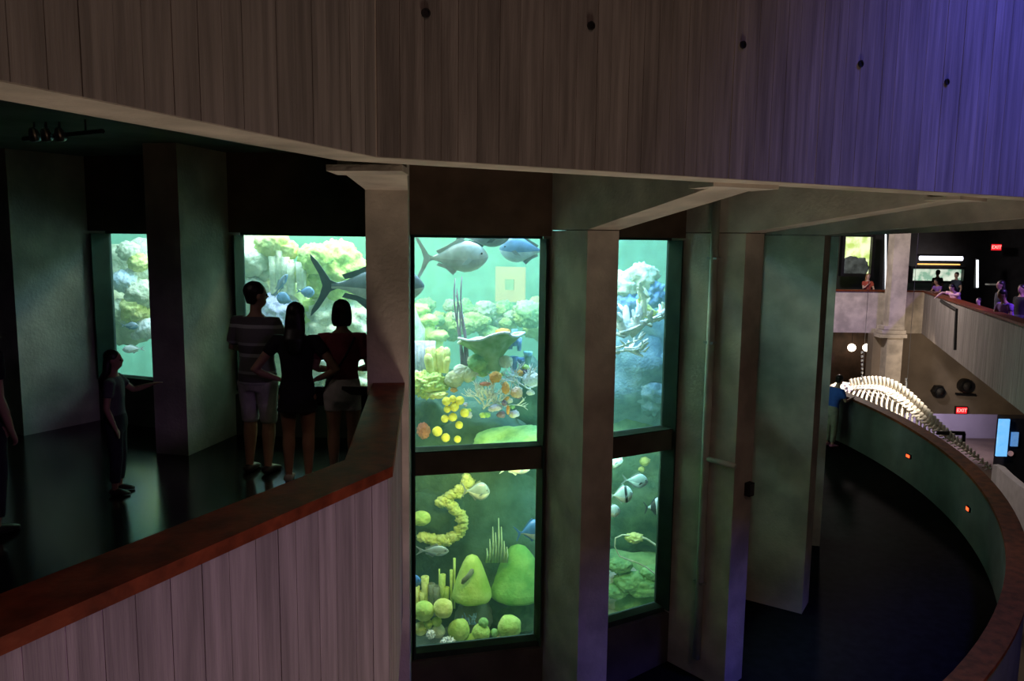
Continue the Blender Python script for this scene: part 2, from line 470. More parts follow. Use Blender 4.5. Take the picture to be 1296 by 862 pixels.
# landing slab inside its parapet
Wm = (Wc + Wi) / 2; lp_ = [fin_pt(0, RO_B - .15, .12), Wm, W0 + nP * .1, Vector((-13, 1.5, 0)), Vector((-13, CY, 0))]
for i in range(41):
    a = aB - R(88) + R(87.5) * i / 40; lp_.append(CT + Vector((math.cos(a), math.sin(a), 0)) * (RG + .22))
struct(MB().prism([(v.x, v.y) for v in lp_], Z_LAND - .32, Z_LAND).build('floor', CARPET), 'dark polished floor of the viewing landing')

# rest of the tank drum, its ceiling and its floor
TANKW = mat('tank_liner', (.30, .58, .52), .9, .1, 2.0)
aF0 = BASE + PH0 + 6 * TH; aF1 = BASE + PH0 - 5 * TH + 2 * math.pi
def drum_slab():
    return ring_slab('wall_tank_back', TANKW, aF0, aF1, 60, lambda a: RG, lambda a: RG + .25, lambda a: 2.8, lambda a: -6.6, 'blue-green liner of the tank on its far side')
drum_slab()
ring_slab('wall_tank_top', TANKW, aF1 - 2 * math.pi, aF0, 60, lambda a: RG - .05, lambda a: RG + .2, lambda a: 2.8, lambda a: 1.15, 'unseen tank rim above the ceiling, added to keep the lamp light in')  # added ring, stops tank light leaking out above the ceiling
poly = [fin_pt(k, RG, 0) for k in range(-5, 7)]
for i in range(1, 24):
    a = aF0 + (aF1 - aF0) * i / 24; poly.append(CT + Vector((math.cos(a), math.sin(a), 0)) * (RG - .01))
pl = [(p.x, p.y) for p in poly]
struct(MB().prism(pl, -6.6, -5.6).build('floor_tank', mat('tank_sand', (.42, .42, .34), .95, .15, 4.0)), 'pale sandy bottom of the tank')
struct(MB().prism(pl, 2.8, 3.0).build('ceiling_tank', BLACK), 'dark lid over the tank water')
water = MB().prism(pl, -5.6, 1.4).build('tank_water', WATER)
tag(water, 'hazy blue-green water filling the round tank', 'water', kind='stuff')

# ------------------------------------------------------------------ reef
def px2m(Y): return Y / F_PX
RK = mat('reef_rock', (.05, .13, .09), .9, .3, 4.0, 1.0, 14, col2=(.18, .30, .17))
def coral_mat(name, c, c2=None, sc=6.0, bump=.8, bs=26): return mat(name, c, .85, .25, sc, bump, bs, col2=c2)
YEL = coral_mat('coral_yellow', (.55, .60, .16), (.85, .85, .35))
YGR = coral_mat('coral_yellow_green', (.38, .56, .12), (.68, .82, .26))
PALE = coral_mat('coral_pale', (.50, .54, .36), (.80, .81, .60))
WHT = coral_mat('coral_white', (.66, .68, .66), (.95, .95, .93))
GRN = coral_mat('coral_green', (.20, .42, .14), (.40, .66, .24))
BLU = coral_mat('coral_blue', (.16, .30, .58), (.34, .50, .78)); PBL = coral_mat('coral_pale_blue', (.50, .62, .74), (.72, .80, .86))
LAV = coral_mat('coral_lavender', (.46, .44, .62), (.70, .66, .82))
ORG = coral_mat('coral_orange', (.80, .30, .05), (.95, .52, .14))
RED = coral_mat('coral_red', (.50, .13, .08), (.68, .26, .14))
BALLY = coral_mat('coral_ball_yellow', (.72, .62, .04), (.92, .84, .16))
PUR = coral_mat('coral_purple', (.16, .08, .16), (.30, .20, .30)); SLB = coral_mat('coral_slate_blue', (.10, .20, .28), (.22, .36, .44)); SHD = mat('shade_rock', (.02, .06, .05), .9, .3, 4.0, 1.0, 14, col2=(.06, .13, .11))  # shade_rock: darker reef rock with shade put into its colour
GRY = coral_mat('coral_dark', (.16, .18, .15), (.26, .28, .22))

def lump(c, rad, sub=4, amp=.22, freq=3.0, seed=0, big=.12, flat=None):
    """coral head with bulging knobs"""
    bm = bmesh.new(); bmesh.ops.create_icosphere(bm, subdivisions=sub, radius=1.0)
    if not isinstance(rad, (tuple, list)): rad = (rad,) * 3
    off = Vector((seed * 5.17, seed * 2.3, seed * 9.1)); c = Vector(c); v = []
    for x in bm.verts:
        dist = noise.voronoi(x.co * freq + off)[0]
        d2 = noise.voronoi(x.co * freq * 2.7 + off)[0]
        k = 1 + amp * (0.55 - dist[0]) + amp * .42 * (0.5 - d2[0]) + big * noise.noise(x.co * 1.3 + off)
        q = Vector((x.co.x * rad[0], x.co.y * rad[1], x.co.z * rad[2])) * k
        if flat is not None: q.z = max(q.z, flat * rad[2])
        v.append(c + q)
    f = [[q.index for q in x.verts] for x in bm.faces]; bm.free()
    b = MB(); b.add(v, f); return b
def thing(b, name, m, label, cat, group=None, smooth=True):
    return tag(b.build(name, m, smooth=smooth), label, cat, group)
def fingers(b, base, n, hmin, hmax, r, spread, rnd, lean=.25, seg=5, bulb=1.25):
    for i in range(n):
        a = rnd.uniform(0, 2 * math.pi); q = spread * math.sqrt(rnd.random())
        p = Vector(base) + Vector((math.cos(a) * q, math.sin(a) * q * .7, 0))
        h = rnd.uniform(hmin, hmax); dv = Vector((math.cos(a) * lean * q / max(spread, .01), math.sin(a) * lean * .5, 1)).normalized()
        rr = r * rnd.uniform(.8, 1.2); path = []; rad = []
        for j in range(seg + 1):
            t = j / seg
            path.append(p + dv * (h * t) + Vector((rnd.uniform(-1, 1), rnd.uniform(-1, 1), 0)) * rr * .15)
            rad.append(rr * (1 + (bulb - 1) * t) * (1 if j < seg else .7))
        path.append(path[-1] + dv * rr * .45); rad.append(rr * .25)
        b.tube(path, rad, 8)
def branch(b, p, d, length, r, depth, rnd, flat=.6, up=.2, split=(2, 3)):
    path = [p]; q = p.copy(); dd = d.copy(); rad = [r]
    for i in range(3):
        dd = (dd + Vector((rnd.uniform(-.3, .3), rnd.uniform(-.3, .3), rnd.uniform(-.15, .3) * up * 3))).normalized()
        q = q + dd * length / 3; path.append(q); rad.append(r * (1 - .18 * (i + 1)))
    path.append(q + dd * r * .4); rad.append(r * .2)
    b.tube(path, rad, 7, flat=flat)
    if depth > 0:
        for k in range(rnd.randint(*split)):
            nd = (dd + Vector((rnd.uniform(-.9, .9), rnd.uniform(-.6, .6), rnd.uniform(-.2, .7)))).normalized()
            branch(b, path[rnd.choice((1, 2, 3))], nd, length * .72, r * .72, depth - 1, rnd, flat, up, split)

rr = random.Random(11)
def rock(x, y, Y, rx, ry, rz, seed, label, m=None, sub=4, name='reef_rock'):
    """x, y photo pixel of the rock's middle; radii in metres"""
    return thing(lump(at_y(x, y, Y), (rx, ry, rz), sub, .26, 2.2, seed, .35), name, m or RK, label, 'rock')

# the rock core the corals sit on: real masses standing on the tank floor
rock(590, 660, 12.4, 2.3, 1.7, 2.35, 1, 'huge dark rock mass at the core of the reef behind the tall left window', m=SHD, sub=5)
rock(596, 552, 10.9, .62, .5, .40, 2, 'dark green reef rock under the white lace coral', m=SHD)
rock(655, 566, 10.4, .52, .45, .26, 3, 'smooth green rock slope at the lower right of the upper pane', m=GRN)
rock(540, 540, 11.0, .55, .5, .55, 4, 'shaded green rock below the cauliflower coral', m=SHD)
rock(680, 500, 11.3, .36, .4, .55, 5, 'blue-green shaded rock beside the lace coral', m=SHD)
rock(420, 480, 12.3, 1.6, 1.2, 1.55, 6, 'broad pale rock mass behind the three visitors', m=PALE, sub=5)
rock(330, 420, 11.6, .8, .8, 1.6, 7, 'tall knobbly coral wall behind the man', m=PALE, sub=5)
rock(168, 395, 12.0, .55, .5, .46, 8, 'creamy knobbly coral mass seen through the narrow window', m=PALE)
rock(178, 338, 12.3, .50, .5, .42, 9, 'upper creamy coral outcrop seen through the narrow window', m=PALE)
rock(806, 470, 13.0, 1.1, .9, .95, 10, 'slate blue rock behind the elkhorn coral', m=SLB)
rock(795, 620, 13.4, 1.8, 1.2, 1.8, 11, 'deep blue-green rock mass in the right-hand tall window', sub=5)
rock(806, 745, 12.2, .95, .7, .55, 12, 'pale green rocks at the bottom of the right-hand window', m=GRN)
rock(790, 735, 12.0, .5, .5, .35, 13, 'small pale green rock beside the rope', m=PALE)
rock(600, 830, 11.2, 1.5, .9, .75, 14, 'dark rock bed under the ball corals', m=GRY)

RID = [coral_mat('ridge_cream', (.34, .36, .24), (.50, .52, .36)), coral_mat('ridge_yellow_green', (.28, .38, .12), (.44, .54, .20)), coral_mat('ridge_leaf', (.16, .30, .12), (.28, .44, .18))]
# far ridge of pale coral heads
for i in range(44):
    x = 515 + i * 4.2 + rr.uniform(-4, 4); Y = rr.uniform(12.9, 14.2)
    y = 403 + rr.uniform(-10, 14) + (6 if i % 3 else -6)
    r0 = rr.uniform(.08, .22)
    thing(lump(at_y(x, y, Y), (r0 * 1.1, r0, r0 * .9), 4, .5, 5.0, i + 20, .3), 'coral_head', (RID[0], RID[1], RID[2], RID[1])[i % 4],
          ('pale cream knobbly coral head on the hazy far reef ridge', 'yellow-green knobbly coral head on the hazy far reef ridge', 'leaf-green knobbly coral head on the hazy far reef ridge', 'yellow-green knobbly coral head on the hazy far reef ridge')[i % 4], 'coral', ('cream', 'yellow-green', 'leaf-green', 'yellow-green')[i % 4] + ' coral heads on the far reef ridge')
for i, (x, y, h) in enumerate(((541, 405, .75), (552, 425, .5), (528, 392, .8))):
    b = MB(); p = at_y(x, y, 12.6)
    b.tube([p + Vector((0, 0, z)) for z in (-h, -.3 * h, -.05)] + [p], [.13, .11, .12, .05], 10)
    b.blob(p, (.19, .17, .10), 3, .3, 3, i)
    thing(b, 'pillar_coral', YGR, 'hazy pillar coral with a swollen cap behind the sea rods', 'coral', 'hazy pillar corals')

# --- upper pane of the tall left window
Y0 = 10.45; mpp = px2m(Y0)
# plate (funnel) coral
pc = empty('plate_coral', at_y(624, 470, Y0)); tag(pc, 'wide funnel-shaped plate coral with a pale frilled rim', 'coral')
b = MB(); base = at_y(624, 470, Y0); n = 40
prof = [(.10, 0), (.12, .10), (.16, .20), (.26, .32), (.40, .43), (.42, .45), (.38, .44), (.24, .35), (.10, .28), (0.001, .27)]
v = []; f = []
tilt = Matrix.Rotation(R(-9), 3, 'X') @ Matrix.Rotation(R(-7), 3, 'Y')
for i, (r_, z) in enumerate(prof):
    for j in range(n):
        a = 2 * math.pi * j / n
        wv = 1 + (.10 * math.sin(a * 5 + 1) + .05 * math.sin(a * 11)) * min(1, r_ / .4)
        zz = z + (.03 * math.sin(a * 4) * (r_ / .4) ** 2)
        v.append(base + tilt @ Vector((r_ * wv * math.cos(a), r_ * wv * math.sin(a), zz)))
f = [[i * n + j, i * n + (j + 1) % n, (i + 1) * n + (j + 1) % n, (i + 1) * n + j] for i in range(len(prof) - 1) for j in range(n)]
b.add(v, f); b.build('bowl', coral_mat('coral_plate', (.22, .40, .12), (.44, .60, .30)), pc, smooth=True)
b = MB(); rim = []
for j in range(n + 1):
    a = 2 * math.pi * j / n; wv = 1 + .10 * math.sin(a * 5 + 1) + .05 * math.sin(a * 11)
    rim.append(base + tilt @ Vector((.415 * wv * math.cos(a), .415 * wv * math.sin(a), .448 + .03 * math.sin(a * 4))))
b.tube(rim, .018, 6, caps=False); b.build('rim', WHT, pc, smooth=True)
thing(lump(at_y(637, 421, Y0 - .05), (.10, .09, .055), 3, .4, 3, 3), 'sponge', ORG, 'orange sponge growing inside the plate coral', 'sponge')
for x, y, h, r_ in ((646, 420, .16, .034), (651, 416, .18, .036), (657, 422, .13, .032)):
    b = MB(); p = at_y(x, y + 22, Y0 + .35)
    b.lathe([(r_ * .8, 0), (r_, h * .6), (r_ * 1.15, h + .05), (r_ * .8, h + .05), (r_ * .6, h * .6)], 10, None, p, close=False)
    thing(b, 'tube_sponge', BLU, 'short blue tube sponge behind the plate coral rim', 'sponge', 'blue tube sponges behind the plate coral')
for x, y, h, r_ in ((650, 470, .20, .05), (660, 468, .16, .045), (668, 462, .18, .05), (655, 482, .12, .05)):
    b = MB(); p = at_y(x, y, Y0 + .1)
    b.lathe([(r_ * .8, 0), (r_, h * .6), (r_ * 1.3, h), (r_ * .9, h), (r_ * .6, h * .6)], 12, None, p, close=False)
    thing(b, 'tube_sponge', BLU if x != 668 else coral_mat('coral_teal', (.18, .42, .46), (.36, .62, .62)), 'wide-mouthed blue tube sponge right of the plate coral stem', 'sponge', 'blue tube sponges beside the stem')
for i, (x, y, r_, m, lab) in enumerate(((605, 460, .12, GRN, 'round grey-green coral boulder left of the plate coral stem'), (598, 456, .06, PALE, 'small pale knob coral beside the grey-green boulder'),
      (592, 474, .10, PALE, 'creamy cup coral with a rounded lip'), (583, 470, .09, WHT, 'whitish lumpy coral next to the cauliflower coral'), (575, 480, .11, PALE, 'pale pinkish coral hump on the rock edge'),
      (612, 470, .07, GRN, 'small green knob coral under the plate coral'), (672, 480, .10, WHT, 'white rounded coral at the right edge of the lace coral'), (640, 458, .08, PALE, 'cream coral knob on the stem of the plate coral'))):
    thing(lump(at_y(x, y, Y0 - .05), (r_ * 1.15, r_, r_), 4, .25, 3.2, 40 + i), 'coral_head', m, lab, 'coral')
b = lump(at_y(543, 487, Y0), (.23, .2, .18), 5, .42, 4.2, 51)
thing(b, 'cauliflower_coral', YGR, 'big yellow-green cauliflower coral at the left of the upper pane', 'coral')
thing(lump(at_y(528, 484, Y0 + .1), (.13, .14, .15), 4, .3, 3.2, 52), 'coral_head', PALE, 'pale coral hump behind the cauliflower coral', 'coral')
thing(lump(at_y(553, 499, Y0 - .12), (.14, .12, .05), 4, .3, 4, 53), 'coral_head', YEL, 'flat yellow coral shelf under the cauliflower coral', 'coral')
b = MB(); fingers(b, at_y(556, 472, Y0), 9, .20, .34, .045, .12, rr); thing(b, 'finger_coral', YEL, 'upright yellow finger coral behind the cauliflower coral', 'coral')
b = MB()
for i in range(5):
    p = at_y(525 + i * 5.5, 476, Y0 + .7); b.tube([p, p + Vector((0, 0, .25)), p + Vector((rr.uniform(-.02, .02), 0, .50))], [.036, .042, .048], 10)
thing(b, 'tube_sponge_cluster', LAV, 'lavender cluster of tall tube sponges at the left pane edge', 'sponge')
# sea rods
b = MB()
for i in range(6):
    x0 = 585 + i * 1.6; pts = []; top = (352, 366, 372, 392, 400, 350)[i]
    for j in range(9):
        t = j / 8; y = 468 + (top - 468) * t
        pts.append(at_y(x0 - 11 * t + 3 * math.sin(t * 7 + i * 1.3) * t + (6 * t if i in (3, 4) else 0), y, Y0 + .25))
    b.tube(pts, [.017, .016, .015, .014, .013, .012, .011, .010, .005], 6)
thing(b, 'sea_rod', PUR, 'tall wavy purple sea rods rising beside the plate coral', 'coral')
# white lace coral: two fans of fine branches
for nm, x, y, L, n_, lab in (('lace_coral', 625, 512, .17, 17, 'white lacy branching coral in front of the plate coral rock'), ('lace_coral', 656, 488, .14, 13, 'bluish white lacy coral under the tube sponges')):
    b = MB(); p0 = at_y(x, y, Y0 - .2)
    for i in range(n_):
        a = rr.uniform(-1.5, 1.5)
        branch(b, p0 + Vector((rr.uniform(-.2, .16), rr.uniform(-.05, .1), rr.uniform(-.06, .1))), Vector((math.sin(a), rr.uniform(-.4, .2), math.cos(a) * .8)).normalized(), L, .013, 2, rr, 1.0, .3, (2, 3))
    thing(b, nm, WHT, lab, 'coral')
for i, (x, y, sx, sz, m, lab) in enumerate(((627, 477, .075, .07, ORG, 'orange lumpy sponge on the rock face under the plate coral'), (640, 491, .05, .075, ORG, 'upright orange sponge among the lace coral'),
      (654, 497, .075, .07, coral_mat('coral_peach', (.78, .46, .28), (.9, .66, .48)), 'peach sponge right of the lace coral'), (614, 486, .07, .025, RED, 'reddish encrusting sponge left of the orange sponge'),
      (628, 516, .075, .04, LAV, 'lavender encrusting sponge at the foot of the lace coral'), (643, 519, .022, .06, ORG, 'small hanging orange sponge below the lavender one'),
      (638, 510, .035, .035, PUR, 'small purple sponge beside the lavender one'),
      (536, 545, .085, .11, RED, 'brick-red sponge low at the left pane edge'))):
    thing(lump(at_y(x, y, Y0 - .32 if i < 7 else Y0 - .1), (sx, .06, sz), 4, .4, 3.4, 60 + i), 'sponge', m, lab, 'sponge')
for i, (x, y, r_) in enumerate(((565, 508, 5.6), (573, 505, 4.6), (582, 507, 5.6), (566, 518, 4.6), (575, 515, 6.0), (588, 522.5, 5.8), (563, 530, 5), (573, 528, 5.6), (581, 538, 5), (553.5, 546, 6.4), (564, 554, 5.6), (579, 556, 4.6))):
    thing(lump(at_y(x, y, Y0 - .42), r_ * px2m(10.03), 4, .12, 5, 80 + i, .05), 'ball_sponge', BALLY, 'round yellow ball sponge on the dark green rock face', 'sponge', 'yellow ball sponges')

for i in range(34):
    x = rr.uniform(574, 672); y = 452 + rr.random() * 74 - (20 if x > 640 else 0) * 0
    m, c_ = ((WHT, 'white'), (PALE, 'cream'), (GRN, 'green'), (LAV, 'lavender'), (ORG, 'orange'), (YGR, 'yellow-green'), (PUR, 'purple'))[(i * 5 + i // 7) % 7]
    r_ = rr.uniform(.022, .055)
    thing(lump(at_y(x, y, Y0 - .10 + (y - 490) * -.004), (r_ * 1.2, r_, r_ * .9), 3, .6, 3.2, 300 + i, .3), 'encrusting_coral', m, 'tiny ' + c_ + ' encrusting coral on the rock under the plate coral', 'coral', c_ + ' encrusting corals under the plate coral')

# --- lower pane of the tall left window
Y1 = 10.15
curve = [(592, 606), (588, 616), (580, 624), (566, 632), (560, 634), (572, 640), (584, 650), (586, 664), (580, 676), (566, 684), (548, 684), (528, 680)]
b = MB()
for i in range(len(curve) - 1):
    for j in range(3):
        t = j / 3; x = curve[i][0] * (1 - t) + curve[i + 1][0] * t; y = curve[i][1] * (1 - t) + curve[i + 1][1] * t
        b.blob(at_y(x + rr.uniform(-2, 2), y + rr.uniform(-2, 2), Y1 + .2), (rr.uniform(.06, .09), .07, rr.uniform(.05, .075)), 3, .5, 2.5, i * 3 + j)
thing(b, 'shelf_coral', YEL, 'bright yellow coral ledge winding down the left of the lower pane', 'coral')
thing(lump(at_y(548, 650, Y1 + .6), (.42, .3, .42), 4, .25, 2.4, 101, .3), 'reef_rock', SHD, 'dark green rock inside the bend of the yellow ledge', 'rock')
thing(lump(at_y(533, 656, Y1 + .15), (.13, .10, .10), 4, .12, 2, 102), 'coral_head', YGR, 'rounded yellow-green coral left of the yellow ledge', 'coral')
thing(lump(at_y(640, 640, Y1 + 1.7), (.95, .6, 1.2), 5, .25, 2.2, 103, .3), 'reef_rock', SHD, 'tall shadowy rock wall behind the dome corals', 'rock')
b = MB()
for i in range(8):
    p = at_y(616 + i * 3.6, 712, Y1 + .12); h = (.2, .33, .5, .42, .62, .5, .3, .22)[i]
    b.tube([p, p + Vector((.01, 0, h * .5)), p + Vector((.0, 0, h))], [.018, .014, .006], 6)
thing(b, 'sea_whip', coral_mat('coral_grey_green', (.36, .50, .34), (.52, .66, .46)), 'thin upright sea whips between the two domes', 'coral')
def dome(x, ytop, ybot, wpx, Y, m, name, label, holes=False):
    m_ = px2m(Y); c = at_y(x, ybot, Y); h = (ybot - ytop) * m_; w = wpx * m_ / 2; b = MB()
    prof = [(.72, -.01), (.96, .02), (1.0, .07), (.93, .20), (.78, .42), (.62, .64), (.46, .82), (.28, .95), (.08, 1.0)]
    n = 32; v = []; f = []
    for i, (r_, z) in enumerate(prof):
        for j in range(n):
            a = 2 * math.pi * j / n; q = Vector((math.cos(a) * r_, math.sin(a) * r_, z)); k = 1 + .07 * noise.noise(q * 2.2 + Vector((x, 0, 0))) + .03 * noise.noise(q * 7)
            v.append(c + Vector((q.x * w * k, q.y * w * k, z * h)))
    f = [[i * n + j, i * n + (j + 1) % n, (i + 1) * n + (j + 1) % n, (i + 1) * n + j] for i in range(len(prof) - 1) for j in range(n)]
    f += [list(range(n - 1, -1, -1)), [(len(prof) - 1) * n + j for j in range(n)]]
    b.add(v, f)
    return thing(b, name, m, label, 'coral')
cone = dome(597, 697, 757, 54, Y1, coral_mat('coral_cone', (.36, .56, .10), (.56, .72, .20), bump=.5), 'cone_coral', 'cone-shaped green coral with a dark slit in its face')
b = MB(); hc = at_y(592, 730, Y1 - .215)
b.tube([hc + Vector((-.07, 0.01, -.10)), hc + Vector((-.05, -.01, -.05)), hc + Vector((.0, -.005, .0)), hc + Vector((.05, .03, .06)), hc + Vector((.06, .045, .09))], [.02, .035, .032, .035, .018], 10, side=(1, 0, 0), flat=.5)
b.build('slit', GRY, cone, smooth=True)
dome(655, 684, 752, 78, Y1 + .35, coral_mat('coral_dome', (.16, .42, .10), (.30, .58, .16), bump=.5), 'dome_coral', 'broad green dome coral beside the slit cone coral')
thing(lump(at_y(600, 780, Y1 + .25), (.26, .2, .24), 4, .15, 2, 111), 'reef_rock', GRY, 'dark rock pedestal under the slit cone coral', 'rock')
thing(lump(at_y(655, 775, Y1 + .5), (.42, .25, .26), 4, .2, 2, 112), 'reef_rock', RK, 'blue-green rock under the broad dome coral', 'rock')
for i, (x, yb, yt, r_, m) in enumerate(((527, 782, 738, .045, YEL), (535, 780, 745, .05, YEL), (538, 776, 725, .05, YEL), (546, 775, 735, .05, GRY), (552, 778, 738, .055, GRY), (560, 776, 722, .04, YGR), (565, 774, 740, .035, YGR), (571, 772, 716, .02, YGR), (575, 770, 700, .016, YGR), (556, 770, 715, .010, YGR))):
    b = MB(); p = at_y(x, yb, Y1 + .02); h = (yb - yt) * px2m(Y1)
    b.lathe([(r_ * .9, 0), (r_ * .85, h * .5), (r_ * 1.08, h), (r_ * .7, h), (r_ * .55, h * .7)], 12, None, p, close=False)
    lab = {YEL: 'thick yellow tube sponge at the lower left pane edge', GRY: 'dark grey tube sponge between the yellow ones', YGR: 'slender green tube sponge left of the slit cone coral'}[m]
    thing(b, 'tube_sponge', m, lab, 'sponge', {YEL: 'yellow tube sponges', GRY: 'dark tube sponges', YGR: 'slender green tube sponges'}[m])
for i, (x, y, r_, m, lab) in enumerate(((536, 773, 13.5, YGR, 'large pale yellow-green ball coral at the left pane edge'), (561, 770, 13, YEL, 'olive ball coral with a small dimple'), (532, 796, 9, YEL, 'yellow ball coral low at the left pane edge'),
      (542, 790, 6, YGR, 'small green ball coral between two yellow ones'), (553, 787, 6.5, YGR, 'small pale ball coral in front of the dimpled one'), (581, 797, 14.5, YGR, 'wide green boulder coral in front of the slit cone coral'),
      (609, 801, 12, YGR, 'mid-sized green ball coral right of the boulder coral'), (645, 793, 15.5, YGR, 'big smooth pale green ball coral on its own at the right'), (612, 788, 6.5, GRN, 'small bright green ball coral perched behind'),
      (597, 812, 11, YGR, 'low yellow-green coral hump at the window sill'), (626, 801, 5.5, GRN, 'tiny green ball coral beside the big smooth one'), (630, 810, 8, PALE, 'flat pale hump in front of the big smooth ball coral'), (555, 799, 9, PALE, 'cream coral pebble beside the spiky white rock'))):
    thing(lump(at_y(x, y, Y1 - .45), r_ * px2m(9.7), 4, .035, 9, 120 + i, .12), 'ball_coral', m, lab, 'coral')
for x, y, r_, lab in ((567, 815, 9, 'spiky white rock against the window sill'), (540, 826, 7, 'pale blue-white rubble at the left sill corner'), (545, 803, 5, 'small white rubble piece between ball corals')):
    thing(lump(at_y(x, y, Y1 - .6), r_ * px2m(9.5), 4, .9, 3.5, x), 'rubble', WHT, lab, 'rock', smooth=False)
b = MB(); p = at_y(595, 790, Y1 - .2)
for i in range(9): branch(b, p + Vector((rr.uniform(-.08, .08), 0, 0)), Vector((rr.uniform(-.5, .5), -.2, 1)).normalized(), .09, .016, 1, rr, 1, .3, (1, 2))
thing(b, 'bush_coral', BLU, 'small blue bush coral under the slit cone coral', 'coral')

# --- window behind the visitors
Y2 = 10.6
for i, (x, y, h, r_) in enumerate(((347, 372, .50, .055), (354, 370, .55, .05), (362, 371, .48, .05), (369, 373, .42, .055), (380, 366, .36, .05), (384, 368, .30, .04))):
    b = MB(); p = at_y(x, y, Y2); b.lathe([(r_ * .9, 0), (r_, h * .5), (r_ * 1.25, h), (r_ * .8, h), (r_ * .6, h * .6)], 12, None, p, close=False)
    thing(b, 'tube_sponge', PALE, 'cream tube sponge on the coral wall behind the man', 'sponge', 'cream tube sponges')
for i, (x, y, r_, m, lab) in enumerate(((345, 310, .20, YEL, 'yellow coral knob at the top of the coral wall'), (362, 316, .14, YEL, 'smaller yellow coral knob beside the top one'), (336, 347, .09, PALE, 'round cream coral with shaded underside'), (320, 330, .22, PALE, 'cream knobbly coral at the upper left pane corner'),
      (322, 365, .16, WHT, 'whitish coral above the man'), (398, 328, .20, YGR, 'round yellow-green coral head at the end of the coral wall'), (376, 345, .13, YEL, 'golden coral hump by the cream tubes'), (426, 346, .42, YGR, 'large yellow-green dome behind the fish tail'),
      (440, 420, .55, PALE, 'big chalky pale coral mound between the two women'), (405, 400, .26, YGR, 'green-yellow coral mound under the blue fish'), (350, 395, .26, LAV, 'lilac-white coral beside the man'), (335, 420, .22, WHT, 'white coral behind the man\'s shoulder'), (452, 480, .40, PALE, 'pale coral mass low beside the corner pier'), (410, 455, .30, WHT, 'white coral patch seen between the women'))):
    thing(lump(at_y(x, y, Y2 + (.5 if i in (7, 8, 9) else .1)), (r_ * 1.15, r_, r_), 5 if r_ > .3 else 4, .3, 3.2, 140 + i), 'coral_head', m, lab, 'coral')
# --- narrow window
for i, (x, y, r_, m, lab) in enumerate(((163, 318, .14, PALE, 'pale coral knob at the top of the narrow window'), (175, 332, .13, YEL, 'yellowish coral knob in the narrow window'), (166, 345, .07, WHT, 'small white coral ball in the narrow window'), (158, 356, .16, PBL, 'pale blue rounded coral in the narrow window'),
      (180, 372, .20, PALE, 'cream coral cluster in the narrow window'), (152, 392, .15, PALE, 'cream coral at the left edge of the narrow window'), (172, 392, .20, YEL, 'yellow-cream coral mass in the narrow window'), (186, 415, .15, WHT, 'white coral clump at the right edge of the narrow window'), (172, 425, .06, WHT, 'tiny white coral hanging below the cream mass'))):
    thing(lump(at_y(x, y, 11.3), (r_ * 1.1, r_, r_), 4, .34, 3.4, 160 + i), 'coral_head', m, lab, 'coral')
# --- right-hand tall window
for i, (x, y, L, r_, n_, lab) in enumerate(((792, 420, .30, .078, 8, 'white elkhorn coral spreading left of the right-hand window'), (818, 405, .27, .070, 7, 'cream elkhorn coral in the middle of the right-hand window'), (835, 400, .25, .07, 5, 'golden elkhorn coral at the right pane edge'), (786, 445, .24, .05, 7, 'drooping white elkhorn coral under the big one'))):
    b = MB(); p0 = at_y(x, y, 11.2 + .15 * i)
    for j in range(n_):
        a = rr.uniform(-1.5, 1.5)
        branch(b, p0 + Vector((rr.uniform(-.1, .1), 0, rr.uniform(-.08, .08))), Vector((math.sin(a), rr.uniform(-.5, .3), math.cos(a) * .7 - (.5 if i == 3 else 0))).normalized(), L, r_, 2, rr, .42, .2, (1, 2))
    thing(b, 'elkhorn_coral', (WHT, PALE, YEL, WHT)[i], lab, 'coral')
for i, (x, y, r_, m, lab) in enumerate(((790, 362, .22, PALE, 'hazy coral crag at the left of the right-hand window'), (812, 352, .22, PALE, 'hazy coral crag rising above the elkhorn coral'), (800, 385, .25, BLU, 'bluish coral boulder behind the elkhorn coral'), (822, 372, .2, BLU, 'blue shaded coral block behind the golden elkhorn'), (835, 460, .18, SLB, 'teal coral at the right pane edge'), (830, 500, .3, SLB, 'teal rock hump low in the upper right-hand pane'))):
    thing(lump(at_y(x, y, 12.2), (r_ * 1.1, r_, r_ * 1.1), 4, .4, 3.0, 180 + i, .25), 'coral_head', m, lab, 'coral')
Y3 = 11.2
for i, (x, y, r_, lab) in enumerate(((801, 569, .07, 'small yellowish coral knob near the transom'), (813, 564, .06, 'tiny yellowish coral knob under the transom'), (816, 584, .08, 'yellowish coral knob above the dark fish'), (812, 594, .05, 'little pale coral stub above the dark fish'))):
    thing(lump(at_y(x, y, Y3 + .6), (r_, r_, r_ * .8), 3, .4, 3, 190 + i), 'coral_head', YEL, lab, 'coral')
thing(lump(at_y(803, 681, Y3), (.13, .08, .07), 4, .5, 3, 195), 'coral_head', YEL, 'small yellow coral clump on the curved rope', 'coral')
b = MB()
pts = [(798, 678), (788, 677), (779, 681), (778, 692), (784, 704), (794, 708), (806, 712), (818, 718), (830, 727), (842, 736)]
b.tube([at_y(x, y, Y3 - .02) for x, y in pts], .012, 6)
b.tube([at_y(x, y, Y3 - .02) for x, y in ((806, 678), (818, 682), (830, 690), (842, 700))], .016, 6)
thing(b, 'rope', PALE, 'pale curved rope draped over the sandy rock', 'rope')
for i, (x, y, r_) in enumerate(((785, 715, .14), (797, 735, .18), (815, 742, .2), (826, 725, .14), (780, 748, .14))):
    thing(lump(at_y(x, y, Y3 + .25), (r_ * 1.3, r_, r_ * .8), 4, .35, 3, 200 + i), 'reef_rock', GRN, 'mossy pale green rock under the rope', 'rock', 'mossy rocks under the rope')
